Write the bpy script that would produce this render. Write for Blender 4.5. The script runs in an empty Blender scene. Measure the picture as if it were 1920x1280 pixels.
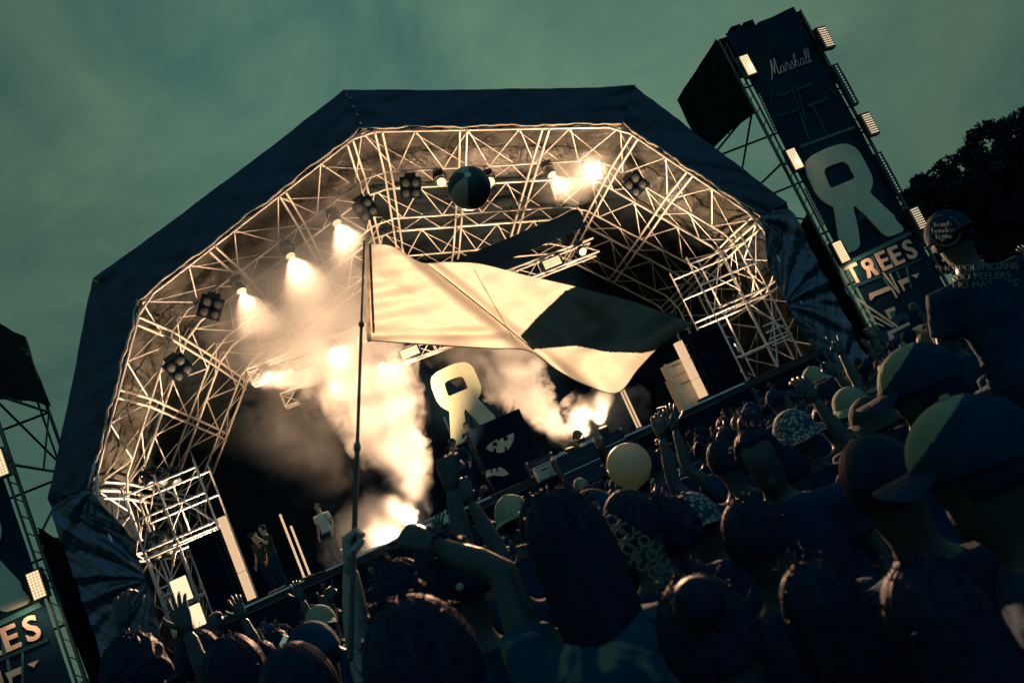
import bpy, bmesh, math, random
import numpy as np
from mathutils import Vector, Matrix

random.seed(7)
RNG = np.random.default_rng(11)
scene = bpy.context.scene
col = scene.collection
R = math.radians

# ------------------------------------------------------------------ camera
CAM = Vector((-3.24, -23.76, 2.45))
FPX = 1571.0                       # focal length in pixels of the 1920 px wide photograph
YAW, PITCH, ROLL = R(11.49), R(8.70), R(24.08)
_f = Vector((math.sin(YAW) * math.cos(PITCH), math.cos(YAW) * math.cos(PITCH), math.sin(PITCH)))
_r0 = Vector((math.cos(YAW), -math.sin(YAW), 0.0))
_u0 = _r0.cross(_f)
CR = _r0 * math.cos(ROLL) - _u0 * math.sin(ROLL)
CU = _u0 * math.cos(ROLL) + _r0 * math.sin(ROLL)
CF = _f
cam_data = bpy.data.cameras.new('camera')
cam_data.sensor_width = 36.0
cam_data.lens = FPX / 1920.0 * 36.0
cam_data.clip_start = 0.05
cam_data.clip_end = 2000.0
cam_data.dof.use_dof = True
cam_data.dof.focus_distance = 20.0
cam_data.dof.aperture_fstop = 5.6
cam = bpy.data.objects.new('camera', cam_data)
cam.matrix_world = Matrix(((CR.x, CU.x, -CF.x, CAM.x), (CR.y, CU.y, -CF.y, CAM.y), (CR.z, CU.z, -CF.z, CAM.z), (0, 0, 0, 1)))
col.objects.link(cam)
scene.camera = cam

def ray(px, py):
    return CF + CR * ((px - 960) / FPX) + CU * ((640 - py) / FPX)
def atY(px, py, Y):
    d = ray(px, py)
    return CAM + d * ((Y - CAM.y) / d.y)
def atD(px, py, D):
    return CAM + ray(px, py) * D
def topix(p):
    d = Vector(p) - CAM
    z = d.dot(CF)
    return 960 + FPX * d.dot(CR) / z, 640 - FPX * d.dot(CU) / z, z

# ------------------------------------------------------------------ world: a dim overcast dusk
world = bpy.data.worlds.new('World')
scene.world = world
world.use_nodes = True
wn, wl = world.node_tree.nodes, world.node_tree.links
wn.clear()
w_out = wn.new('ShaderNodeOutputWorld')
w_bg = wn.new('ShaderNodeBackground')
w_sky = wn.new('ShaderNodeTexSky')
w_sky.sky_type = 'NISHITA'
w_sky.sun_disc = False
w_sky.sun_elevation = R(2.0)
w_sky.sun_rotation = R(200.0)
w_sky.altitude = 50
w_tc = wn.new('ShaderNodeTexCoord')
w_map = wn.new('ShaderNodeMapping')
w_map.inputs['Scale'].default_value = (2.0, 2.0, 3.2)
w_n1 = wn.new('ShaderNodeTexNoise')
w_n1.inputs['Scale'].default_value = 1.7
w_n1.inputs['Detail'].default_value = 5
w_n1.inputs['Roughness'].default_value = 0.6
w_n1.inputs['Distortion'].default_value = 0.6
w_ramp = wn.new('ShaderNodeValToRGB')
w_ramp.color_ramp.elements[0].position = 0.30
w_ramp.color_ramp.elements[0].color = (0.034, 0.096, 0.090, 1)
w_ramp.color_ramp.elements[1].position = 0.78
w_ramp.color_ramp.elements[1].color = (0.122, 0.212, 0.124, 1)
w_mix = wn.new('ShaderNodeMix')
w_mix.data_type = 'RGBA'
w_mix.inputs['Factor'].default_value = 0.96
w_sc = wn.new('ShaderNodeVectorMath')
w_sc.operation = 'SCALE'
w_sc.inputs['Scale'].default_value = 0.10
wl.new(w_tc.outputs['Generated'], w_map.inputs['Vector'])
wl.new(w_map.outputs['Vector'], w_n1.inputs['Vector'])
wl.new(w_n1.outputs['Fac'], w_ramp.inputs['Fac'])
wl.new(w_sky.outputs['Color'], w_sc.inputs[0])
wl.new(w_sc.outputs['Vector'], w_mix.inputs['A'])
# a paler break in the cloud above the roof
w_dot = wn.new('ShaderNodeVectorMath'); w_dot.operation = 'DOT_PRODUCT'
w_dot.inputs[1].default_value = tuple(ray(880, 60).normalized())
w_mr = wn.new('ShaderNodeMapRange'); w_mr.interpolation_type = 'SMOOTHSTEP'
w_mr.inputs['From Min'].default_value = 0.86; w_mr.inputs['From Max'].default_value = 1.0
w_mr.inputs['To Min'].default_value = 0.88; w_mr.inputs['To Max'].default_value = 1.32
w_sc2 = wn.new('ShaderNodeVectorMath'); w_sc2.operation = 'SCALE'
wl.new(w_tc.outputs['Generated'], w_dot.inputs[0])
wl.new(w_dot.outputs['Value'], w_mr.inputs['Value'])
wl.new(w_ramp.outputs['Color'], w_sc2.inputs[0])
wl.new(w_mr.outputs['Result'], w_sc2.inputs['Scale'])
wl.new(w_sc2.outputs['Vector'], w_mix.inputs['B'])
wl.new(w_mix.outputs['Result'], w_bg.inputs['Color'])
w_bg.inputs['Strength'].default_value = 1.0
wl.new(w_bg.outputs['Background'], w_out.inputs['Surface'])

sun_d = bpy.data.lights.new('sun', 'SUN')
sun_d.energy = 0.25
sun_d.angle = R(70)
sun_d.color = (0.02, 0.28, 1.0)
sun = bpy.data.objects.new('sun', sun_d)
sun.rotation_euler = Vector((-0.25, 0.75, -0.62)).to_track_quat('-Z', 'Y').to_euler()
col.objects.link(sun)

scene.view_settings.view_transform = 'Standard'
scene.view_settings.look = 'None'
scene.view_settings.exposure = 0.0
scene.view_settings.gamma = 1.0
scene.render.engine = 'CYCLES'
cy = scene.cycles
cy.max_bounces = 4
cy.diffuse_bounces = 2
cy.glossy_bounces = 2
cy.transmission_bounces = 3
cy.volume_bounces = 1
cy.transparent_max_bounces = 8
cy.caustics_reflective = False
cy.caustics_refractive = False
cy.sample_clamp_indirect = 4.0
cy.use_denoising = True
cy.use_adaptive_sampling = True
cy.adaptive_threshold = 0.03
cy.volume_step_rate = 1.0
cy.volume_max_steps = 96

# ------------------------------------------------------------------ materials
MATS = {}
def new_mat(name):
    m = bpy.data.materials.new(name)
    m.use_nodes = True
    MATS[name] = m
    return m
def pmat(name, c, rough=0.7, metal=0.0, spec=0.4, var=0.0, vscale=6.0, bump=0.0, bscale=30.0, trans=0.0, sheen=0.0):
    """principled material with colour variation and fine relief"""
    m = new_mat(name)
    nt = m.node_tree
    b = nt.nodes['Principled BSDF']
    b.inputs['Base Color'].default_value = (*c, 1)
    b.inputs['Roughness'].default_value = rough
    b.inputs['Metallic'].default_value = metal
    b.inputs['Specular IOR Level'].default_value = spec
    if sheen:
        b.inputs['Sheen Weight'].default_value = sheen
    tc = nt.nodes.new('ShaderNodeTexCoord')
    if var:
        n = nt.nodes.new('ShaderNodeTexNoise')
        n.inputs['Scale'].default_value = vscale
        n.inputs['Detail'].default_value = 4
        r = nt.nodes.new('ShaderNodeValToRGB')
        lo = tuple(max(0, x * (1 - var)) for x in c)
        hi = tuple(min(1, x * (1 + var)) for x in c)
        r.color_ramp.elements[0].position = 0.3
        r.color_ramp.elements[1].position = 0.7
        r.color_ramp.elements[0].color = (*lo, 1)
        r.color_ramp.elements[1].color = (*hi, 1)
        nt.links.new(tc.outputs['Object'], n.inputs['Vector'])
        nt.links.new(n.outputs['Fac'], r.inputs['Fac'])
        nt.links.new(r.outputs['Color'], b.inputs['Base Color'])
    if bump:
        n2 = nt.nodes.new('ShaderNodeTexNoise')
        n2.inputs['Scale'].default_value = bscale
        n2.inputs['Detail'].default_value = 5
        bp = nt.nodes.new('ShaderNodeBump')
        bp.inputs['Strength'].default_value = bump
        bp.inputs['Distance'].default_value = 0.05
        nt.links.new(tc.outputs['Object'], n2.inputs['Vector'])
        nt.links.new(n2.outputs['Fac'], bp.inputs['Height'])
        nt.links.new(bp.outputs['Normal'], b.inputs['Normal'])
    if trans:
        tr = nt.nodes.new('ShaderNodeBsdfTranslucent')
        tr.inputs['Color'].default_value = (*c, 1)
        mx = nt.nodes.new('ShaderNodeMixShader')
        mx.inputs['Fac'].default_value = trans
        out = nt.nodes['Material Output']
        nt.links.new(b.outputs['BSDF'], mx.inputs[1])
        nt.links.new(tr.outputs['BSDF'], mx.inputs[2])
        nt.links.new(mx.outputs['Shader'], out.inputs['Surface'])
    return m
def emat(name, c, s):
    m = new_mat(name)
    b = m.node_tree.nodes['Principled BSDF']
    b.inputs['Base Color'].default_value = (0.5, 0.4, 0.3, 1)
    b.inputs['Emission Color'].default_value = (*c, 1)
    b.inputs['Emission Strength'].default_value = s
    return m
CREAM = (1.0, 0.70, 0.38)
LIGHTCOL = (1.0, 0.57, 0.33)
pmat('black_tarp', (0.010, 0.048, 0.080), 0.22, spec=0.9, var=0.2, vscale=0.8, bump=0.7, bscale=5.0)
pmat('fascia_cloth', (0.003, 0.032, 0.060), 0.42, spec=0.5, var=0.35, vscale=0.6, bump=0.5, bscale=2.2)
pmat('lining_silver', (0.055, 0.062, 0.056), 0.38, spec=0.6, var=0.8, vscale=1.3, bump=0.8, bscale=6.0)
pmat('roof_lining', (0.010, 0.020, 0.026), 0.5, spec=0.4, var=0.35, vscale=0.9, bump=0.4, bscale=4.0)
pmat('hem_cloth', (0.55, 0.50, 0.40), 0.6, var=0.35, vscale=2.5, bump=0.5, bscale=8.0)
pmat('aluminium', (0.86, 0.86, 0.80), 0.38, metal=0.3, var=0.12, vscale=3.0)
pmat('dark_steel', (0.010, 0.040, 0.065), 0.45, metal=0.3, var=0.2, vscale=4.0)
pmat('dull_steel', (0.10, 0.13, 0.13), 0.4, metal=0.6, var=0.3, vscale=2.0)
pmat('fixture_black', (0.004, 0.018, 0.032), 0.4, spec=0.5)
pmat('black_drape', (0.0015, 0.012, 0.026), 0.9, spec=0.1, var=0.3, vscale=1.2)
pmat('lens_off', (0.10, 0.11, 0.10), 0.15, spec=0.8)
pmat('faint_print', (0.16, 0.19, 0.14), 0.8)
emat('glass_dim', (1.0, 0.66, 0.36), 0.55)
emat('lens_lit', CREAM, 1.5)
emat('lens_warm', (1.0, 0.62, 0.32), 0.95)
emat('led_dot', (1.0, 0.75, 0.48), 1.0)
emat('led_faint', (0.35, 0.55, 0.42), 0.35)
emat('column_glow', (1.0, 0.62, 0.34), 0.80)
emat('panel_glow', (1.0, 0.78, 0.46), 1.15)
pmat('sign_white', (0.62, 0.70, 0.47), 0.6, var=0.06, vscale=1.5)
pmat('sign_print', (0.80, 0.62, 0.46), 0.7, var=0.08)
pmat('banner', (0.003, 0.026, 0.046), 0.8, spec=0.15, var=0.35, vscale=0.7)
pmat('banner_teal', (0.05, 0.19, 0.19), 0.8, spec=0.1, var=0.2, vscale=2.0)
pmat('banner_dark_teal', (0.015, 0.075, 0.10), 0.8, spec=0.1, var=0.3, vscale=2.0)
pmat('banner_pale', (0.70, 0.62, 0.45), 0.8, spec=0.1, var=0.15, vscale=2.0)
pmat('silver_print', (0.42, 0.46, 0.38), 0.5)
pmat('deck_wood', (0.02, 0.03, 0.035), 0.6, var=0.4, vscale=2.0)
pmat('case_pale', (0.75, 0.66, 0.5), 0.6, var=0.1)
pmat('case_dark', (0.01, 0.03, 0.05), 0.5, var=0.3)
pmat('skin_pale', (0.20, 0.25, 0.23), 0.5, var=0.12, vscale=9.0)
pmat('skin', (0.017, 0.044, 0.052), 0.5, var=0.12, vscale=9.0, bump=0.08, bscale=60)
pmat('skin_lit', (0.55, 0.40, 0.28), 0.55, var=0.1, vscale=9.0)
pmat('cloth_navy', (0.002, 0.036, 0.085), 0.9, spec=0.1, var=0.4, vscale=5.0, bump=0.4, bscale=14)
pmat('cloth_black', (0.002, 0.032, 0.075), 0.9, spec=0.1, var=0.4, vscale=5.0, bump=0.4, bscale=14)
pmat('cloth_teal', (0.010, 0.050, 0.070), 0.9, spec=0.1, var=0.3, vscale=5.0, bump=0.4, bscale=14)
pmat('cloth_grey', (0.022, 0.045, 0.05), 0.9, spec=0.1, var=0.3, vscale=5.0, bump=0.4, bscale=14)
pmat('cloth_pale', (0.20, 0.26, 0.19), 0.9, spec=0.1, var=0.12, vscale=7.0, bump=0.3, bscale=20)
pmat('cloth_white', (0.78, 0.74, 0.64), 0.9, spec=0.1, var=0.08, vscale=7.0, bump=0.3, bscale=20)
pmat('denim', (0.004, 0.04, 0.09), 0.9, spec=0.1, var=0.3, vscale=8.0)
pmat('hair_dark', (0.001, 0.018, 0.045), 0.6, spec=0.10, var=0.5, vscale=45.0)
pmat('hair_fair', (0.09, 0.09, 0.065), 0.6, spec=0.15, var=0.5, vscale=45.0)
pmat('flag_white', (0.92, 0.88, 0.76), 0.8, spec=0.1, var=0.04, vscale=3.0, trans=0.75, bump=0.25, bscale=7)
pmat('flag_dark', (0.010, 0.030, 0.046), 0.8, spec=0.1, var=0.15, vscale=3.0, trans=0.3, bump=0.25, bscale=7)
pmat('pole_black', (0.006, 0.02, 0.03), 0.4, spec=0.5)
pmat('balloon_rubber', (0.42, 0.46, 0.36), 0.28, spec=0.5, trans=0.35)
pmat('ball_pale', (0.75, 0.72, 0.56), 0.4, trans=0.15)
pmat('ball_dark', (0.01, 0.035, 0.05), 0.4)
pmat('ball_mid', (0.36, 0.36, 0.28), 0.4, trans=0.15)
pmat('bark', (0.03, 0.04, 0.04), 0.9, var=0.3)
pmat('leaf', (0.003, 0.024, 0.045), 0.8, spec=0.15, var=0.5, vscale=1.5)
pmat('grass', (0.02, 0.05, 0.035), 0.95, var=0.5, vscale=1.2, bump=0.5, bscale=12)

# a tie-dye shirt cloth
def tie_dye():
    m = new_mat('cloth_tie_dye')
    nt = m.node_tree
    b = nt.nodes['Principled BSDF']
    b.inputs['Roughness'].default_value = 0.9
    b.inputs['Specular IOR Level'].default_value = 0.1
    tc = nt.nodes.new('ShaderNodeTexCoord')
    n = nt.nodes.new('ShaderNodeTexNoise')
    n.inputs['Scale'].default_value = 9.0
    n.inputs['Detail'].default_value = 5
    n.inputs['Distortion'].default_value = 1.2
    r = nt.nodes.new('ShaderNodeValToRGB')
    r.color_ramp.elements[0].position = 0.50
    r.color_ramp.elements[0].color = (0.008, 0.06, 0.11, 1)
    r.color_ramp.elements[1].position = 0.62
    r.color_ramp.elements[1].color = (0.15, 0.21, 0.16, 1)
    nt.links.new(tc.outputs['Object'], n.inputs['Vector'])
    nt.links.new(n.outputs['Fac'], r.inputs['Fac'])
    nt.links.new(r.outputs['Color'], b.inputs['Base Color'])
tie_dye()
def dotted_cloth():
    m = new_mat('cloth_dotted')
    nt = m.node_tree
    b = nt.nodes['Principled BSDF']
    b.inputs['Roughness'].default_value = 0.9
    tc = nt.nodes.new('ShaderNodeTexCoord')
    n = nt.nodes.new('ShaderNodeTexVoronoi')
    n.inputs['Scale'].default_value = 55.0
    r = nt.nodes.new('ShaderNodeValToRGB')
    r.color_ramp.elements[0].position = 0.34
    r.color_ramp.elements[0].color = (0.30, 0.36, 0.30, 1)
    r.color_ramp.elements[1].position = 0.44
    r.color_ramp.elements[1].color = (0.008, 0.05, 0.09, 1)
    nt.links.new(tc.outputs['Object'], n.inputs['Vector'])
    nt.links.new(n.outputs['Distance'], r.inputs['Fac'])
    nt.links.new(r.outputs['Color'], b.inputs['Base Color'])
dotted_cloth()

# ------------------------------------------------------------------ object helpers
def tag(o, label=None, cat=None, group=None, kind=None):
    if label: o['label'] = label
    if cat: o['category'] = cat
    if group: o['group'] = group
    if kind: o['kind'] = kind
    return o
def empty(name, loc=(0, 0, 0), rz=0.0):
    o = bpy.data.objects.new(name, None)
    o.empty_display_size = 0.2
    o.location = loc
    o.rotation_euler = (0, 0, rz)
    col.objects.link(o)
    return o
def link(name, mesh, mat=None, parent=None, local=False):
    """link a mesh; coordinates are world ones unless local (then relative to the parent)"""
    o = bpy.data.objects.new(name, mesh)
    if mat is not None:
        if not mesh.materials:
            mesh.materials.append(MATS[mat])
        elif mesh.materials[0] is not MATS[mat]:
            o.material_slots[0].link = 'OBJECT'
            o.material_slots[0].material = MATS[mat]
    col.objects.link(o)
    if parent is not None:
        o.parent = parent
        if not local:
            o.matrix_parent_inverse = world_of(parent).inverted()
    return o
def world_of(o):
    m = Matrix.LocRotScale(o.location, o.rotation_euler, o.scale)
    if o.parent is not None:
        m = world_of(o.parent) @ o.matrix_parent_inverse @ m
    return m
class MB:
    def __init__(s):
        s.v, s.f, s.m = [], [], []
    def add(s, vs, fs, mi=0):
        k = len(s.v)
        s.v += [tuple(x) for x in vs]
        s.f += [tuple(i + k for i in f) for f in fs]
        s.m += [mi] * len(fs)
    def box(s, c, d, rot=None, mi=0):
        hx, hy, hz = d[0] / 2, d[1] / 2, d[2] / 2
        vs = [Vector((x * hx, y * hy, z * hz)) for x in (-1, 1) for y in (-1, 1) for z in (-1, 1)]
        if rot is not None:
            vs = [rot @ x for x in vs]
        vs = [x + Vector(c) for x in vs]
        s.add(vs, [(0, 1, 3, 2), (4, 6, 7, 5), (0, 4, 5, 1), (2, 3, 7, 6), (0, 2, 6, 4), (1, 5, 7, 3)], mi)
    def tube(s, pts, rad, n=8, ref=None, cap=True, mi=0):
        """loft along pts; rad is a number, a list of numbers or of (across, depth) pairs"""
        pts = [Vector(p) for p in pts]
        k = len(pts)
        if not isinstance(rad, (list, tuple)):
            rad = [rad] * k
        rr = [(q, q) if not isinstance(q, (list, tuple)) else q for q in rad]
        vs, fs = [], []
        t0 = (pts[1] - pts[0]).normalized()
        a = Vector(ref) if ref is not None else (Vector((1, 0, 0)) if abs(t0.x) < 0.8 else Vector((0, 1, 0)))
        for i, p in enumerate(pts):
            t = (pts[min(i + 1, k - 1)] - pts[max(i - 1, 0)])
            t = t.normalized() if t.length > 1e-9 else t0
            a = (a - t * a.dot(t))
            a = a.normalized() if a.length > 1e-6 else t.orthogonal().normalized()
            b = t.cross(a)
            for j in range(n):
                w = 2 * math.pi * j / n
                vs.append(p + a * (rr[i][0] * math.cos(w)) + b * (rr[i][1] * math.sin(w)))
        for i in range(k - 1):
            for j in range(n):
                fs.append((i * n + j, i * n + (j + 1) % n, (i + 1) * n + (j + 1) % n, (i + 1) * n + j))
        if cap:
            fs.append(tuple(range(n - 1, -1, -1)))
            fs.append(tuple(range((k - 1) * n, k * n)))
        s.add(vs, fs, mi)
    def lathe(s, c, prof, axis=(0, 0, 1), n=20, mi=0):
        ax = Vector(axis).normalized()
        a = ax.orthogonal().normalized()
        b = ax.cross(a)
        vs, fs = [], []
        for (r, h) in prof:
            for j in range(n):
                w = 2 * math.pi * j / n
                vs.append(Vector(c) + ax * h + a * (r * math.cos(w)) + b * (r * math.sin(w)))
        for i in range(len(prof) - 1):
            for j in range(n):
                fs.append((i * n + j, i * n + (j + 1) % n, (i + 1) * n + (j + 1) % n, (i + 1) * n + j))
        fs.append(tuple(range(n - 1, -1, -1)))
        fs.append(tuple(range((len(prof) - 1) * n, len(prof) * n)))
        s.add(vs, fs, mi)
    def grid(s, fn, nu, nv, mi=None):
        vs = [fn(i / nu, j / nv) for j in range(nv + 1) for i in range(nu + 1)]
        k = len(s.v)
        s.v += [tuple(x) for x in vs]
        for j in range(nv):
            for i in range(nu):
                a = k + j * (nu + 1) + i
                s.f.append((a, a + 1, a + nu + 2, a + nu + 1))
                s.m.append(mi((i + .5) / nu, (j + .5) / nv) if mi else 0)
    def mesh(s, name='mesh', smooth=True, mats=None):
        me = bpy.data.meshes.new(name)
        me.from_pydata(s.v, [], s.f)
        if mats:
            for q in mats:
                me.materials.append(MATS[q])
            me.polygons.foreach_set('material_index', s.m)
        if smooth:
            me.polygons.foreach_set('use_smooth', [True] * len(me.polygons))
        me.update()
        return me
    def build(s, name, mat=None, parent=None, smooth=True, mats=None, local=False):
        return link(name, s.mesh(name, smooth, mats), None if mats else mat, parent, local)

_cyl = MB(); _cyl.tube([(0, 0, -.5), (0, 0, .5)], 1.0, 8)
CYL = {}
def bar(name, a, b, r, mat, parent):
    """a straight round tube between two points: an object of its own on shared mesh data"""
    if mat not in CYL:
        CYL[mat] = _cyl.mesh('tube_' + mat)
        CYL[mat].materials.append(MATS[mat])
        bm = bmesh.new(); bm.from_mesh(CYL[mat])
        for f in bm.faces:
            f.smooth = len(f.verts) == 4
        bm.to_mesh(CYL[mat]); bm.free()
    a, b = Vector(a), Vector(b)
    o = bpy.data.objects.new(name, CYL[mat])
    d = b - a
    m = Matrix.LocRotScale((a + b) / 2, d.to_track_quat('Z', 'Y'), (r, r, d.length))
    col.objects.link(o)
    if parent is not None:
        o.parent = parent
        m = world_of(parent).inverted() @ m
    o.matrix_basis = m
    return o
def slab(name, poly, thick, mat, parent, holes=(), n=Vector((0, -1, 0))):
    """a flat outline (world points in one plane) given a thickness along n"""
    cu = bpy.data.curves.new(name, 'CURVE')
    cu.dimensions = '2D'
    cu.fill_mode = 'BOTH'
    # local frame
    o0 = Vector(poly[0])
    ex = Vector((1, 0, 0)); ez = Vector((0, 0, 1))
    for ring in [poly, *holes]:
        sp = cu.splines.new('POLY')
        sp.points.add(len(ring) - 1)
        for q, p in zip(sp.points, ring):
            d = Vector(p) - o0
            q.co = (d.dot(ex), d.dot(ez), 0, 1)
        sp.use_cyclic_u = True
    cu.extrude = thick / 2
    ob = bpy.data.objects.new('tmp', cu)
    me = bpy.data.meshes.new_from_object(ob)
    bpy.data.objects.remove(ob)
    rot = Matrix(((1, 0, 0, 0), (0, 0, -1, 0), (0, 1, 0, 0), (0, 0, 0, 1)))
    me.transform(Matrix.Translation(o0 + n * (thick / 2)) @ rot)
    me.materials.clear()
    return link(name, me, mat, parent)
def text_mesh(s, size, thick, bold=0.0, align='CENTER'):
    cu = bpy.data.curves.new('text', 'FONT')
    cu.body = s
    cu.size = size
    cu.extrude = thick / 2
    cu.offset = bold
    cu.align_x = align
    cu.align_y = 'CENTER'
    cu.resolution_u = 3
    ob = bpy.data.objects.new('tmp', cu)
    me = bpy.data.meshes.new_from_object(ob)
    bpy.data.objects.remove(ob)
    me.materials.clear()
    return me
XZ = Matrix(((1, 0, 0, 0), (0, 0, -1, 0), (0, 1, 0, 0), (0, 0, 0, 1)))   # text plane -> upright, facing -Y
def light(name, kind, loc, energy, aim=None, size=40, blend=0.5, radius=0.08, color=LIGHTCOL, parent=None):
    d = bpy.data.lights.new(name, kind)
    d.energy = energy
    d.color = color
    d.shadow_soft_size = radius
    if kind == 'SPOT':
        d.spot_size = R(size)
        d.spot_blend = blend
    o = bpy.data.objects.new(name, d)
    o.location = loc
    if aim is not None:
        o.rotation_euler = (Vector(aim) - Vector(loc)).to_track_quat('-Z', 'Y').to_euler()
    col.objects.link(o)
    if parent is not None:
        o.parent = parent
        o.matrix_parent_inverse = world_of(parent).inverted()
    return o
def noise1(x, seed=0):
    x = x + seed * 17.3
    return math.sin(x * 1.0) * .5 + math.sin(x * 2.3 + 1.3) * .3 + math.sin(x * 5.1 + 2.1) * .2
def smooth(a, b, x):
    t = min(1, max(0, (x - a) / (b - a)))
    return t * t * (3 - 2 * t)

# ------------------------------------------------------------------ ground
def gz(y):
    return -0.2 + 0.0375 * min(40, max(0.0, -y))
g = MB()
ys = [-400, -40, -30, -24, -18, -12, -6, 0, 10, 400]
xs = [-400, -40, -20, -10, 0, 10, 20, 40, 400]
for y in ys:
    for x in xs:
        g.v.append((x, y, gz(y)))
for j in range(len(ys) - 1):
    for i in range(len(xs) - 1):
        a = j * len(xs) + i
        g.f.append((a, a + 1, a + len(xs) + 1, a + len(xs)))
tag(g.build('ground', 'grass'), kind='structure')

# ------------------------------------------------------------------ stage roof: a tapering faceted shell on lattice arches
DECK = 2.34
#        y    xs    zs     za     xk     zk
ARCH = {'A': (0.0, 7.60, 11.19, 13.85, 10.40, 6.80),
        'B': (1.4, 7.10, 10.87, 13.09, 10.10, 6.70),
        'C': (2.7, 7.05, 10.82, 13.06, 10.15, 6.70),
        'D': (4.1, 6.65, 10.45, 12.50, 9.90, 6.50),
        'E': (5.5, 6.70, 10.50, 12.55, 9.95, 6.50),
        'F': (6.9, 6.35, 10.12, 12.00, 9.60, 6.30),
        'G': (8.3, 6.40, 10.15, 12.05, 9.65, 6.30)}
OUTER = (11.5, 6.95, 8.62, 12.26, 15.27)    # knee x, knee z, shoulder x, shoulder z, apex z of the fascia's outer edge
def profile(k, grow=0.0, base=None):
    y, xs_, zs, za, xk, zk = ARCH[k]
    gx = grow
    b = DECK if base is None else base
    return [Vector((-xk - gx, y, b)), Vector((-xk - gx, y, zk + gx * .2)), Vector((-xs_ - gx * .8, y, zs + gx * .8)), Vector((0, y, za + gx * 1.1)),
            Vector((xs_ + gx * .8, y, zs + gx * .8)), Vector((xk + gx, y, zk + gx * .2)), Vector((xk + gx, y, b))]
def chamfer(pts, c=0.35):
    out = [pts[0]]
    for a, p, b in zip(pts, pts[1:], pts[2:]):
        out.append(p + (a - p).normalized() * c)
        out.append(p + (b - p).normalized() * c)
    out.append(pts[-1])
    return out
roof = empty('stage_roof', (0, 0, gz(0)))
tag(roof, 'black faceted stage roof on a lattice of pale aluminium tubes', 'stage roof')
for k in 'ABCDEFG':
    pts = profile(k)
    skin_chord = k in 'ACEG'
    pl = chamfer(pts, 0.38)
    for a, b in zip(pl, pl[1:]):
        bar('chord', a, b, 0.044 if skin_chord else 0.034, 'aluminium', roof)
# zig-zag braces between neighbouring chords
for ka, kb in zip('ABCDEF', 'BCDEFG'):
    pa, pb = profile(ka), profile(kb)
    for s in range(6):
        n = (3, 3, 5, 5, 3, 3)[s]
        for i in range(n):
            a0 = pa[s].lerp(pa[s + 1], i / n)
            a1 = pa[s].lerp(pa[s + 1], (i + 1) / n)
            m = pb[s].lerp(pb[s + 1], (i + .5) / n)
            bar('brace', a0, m, 0.021, 'aluminium', roof)
            bar('brace', m, a1, 0.021, 'aluminium', roof)
            if ka in 'ACE' or s in (0, 1, 4, 5):      # finer cross ties
                b0 = pb[s].lerp(pb[s + 1], i / n)
                bar('tie_rod', a0.lerp(b0, .08), a1.lerp(pb[s].lerp(pb[s + 1], (i + 1) / n), .92), 0.012, 'aluminium', roof)
# twin-tube purlins running back along the lower chords
def along(k, s, t):
    p = profile(k)
    return p[s].lerp(p[s + 1], t)
for s, ts in ((1, (0.02, 0.5, 0.9)), (2, (0.30, 0.62, 0.94)), (3, (0.06, 0.38, 0.70)), (4, (0.10, 0.5, 0.98)), (0, (0.55, 0.97)), (5, (0.03, 0.45))):
    for t in ts:
        dd = (along('A', s, min(1, t + .02)) - along('A', s, max(0, t - .02))).normalized() * 0.11
        inw = Vector((0, 0, -0.05))
        for q, chain in ((-1, 'ABDFG'), (1, 'ABDFG')):
            for a, b in zip(chain, chain[1:]):
                bar('purlin', along(a, s, t) + dd * q + inw, along(b, s, t) + dd * q + inw, 0.037, 'aluminium', roof)
# lining on the inside of the skin, rumpled between the chords
def surf_pt(chain, u, s, t, grow):
    n = len(chain) - 1
    i = min(n - 1, int(u * n))
    w = u * n - i
    a, b = profile(chain[i], grow), profile(chain[i + 1], grow)
    return (a[s].lerp(a[s + 1], t)).lerp(b[s].lerp(b[s + 1], t), w)
for s in range(6):
    m = MB()
    nu, nv = 60, 60
    def fn(u, v, s=s):
        p = surf_pt('ACEG', u, s, v, 0.16)
        e = math.sin(math.pi * u * 3) ** 2 * math.sin(math.pi * v)
        k = 0.10 * e * noise1(v * 23 + u * 4, s) + 0.06 * noise1(u * 31 + v * 17, s + 3) * e
        edge = (1 - smooth(0, .12, u)) * 0.10 * noise1(v * 60 + u * 30, s + 9)
        c = Vector((0, p.y, 5.0))
        d = (p - c).normalized()
        return p + d * (k + edge + 0.25 * e)
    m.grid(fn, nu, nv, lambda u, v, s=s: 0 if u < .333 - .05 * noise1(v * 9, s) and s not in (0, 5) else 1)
    m.build('lining_panel', None, roof, mats=['lining_silver', 'roof_lining'])
# the outer skin
for s in range(6):
    m = MB()
    o = [Vector((-OUTER[0], 0, gz(0))), Vector((-OUTER[0], 0, OUTER[1])), Vector((-OUTER[2], 0, OUTER[3])), Vector((0, 0, OUTER[4])),
         Vector((OUTER[2], 0, OUTER[3])), Vector((OUTER[0], 0, OUTER[1])), Vector((OUTER[0], 0, gz(0)))]
    bk = profile('G', 0.5, gz(0))
    def fn(u, v, s=s):
        p = o[s].lerp(o[s + 1], v).lerp(bk[s].lerp(bk[s + 1], v), u)
        return p + Vector((0, 0.25 + 0.06 * noise1(v * 9 + u * 7, s), -0.03 * math.sin(math.pi * u) ))
    m.grid(fn, 16, 24)
    m.build('roof_skin', 'fascia_cloth', roof)
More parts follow.
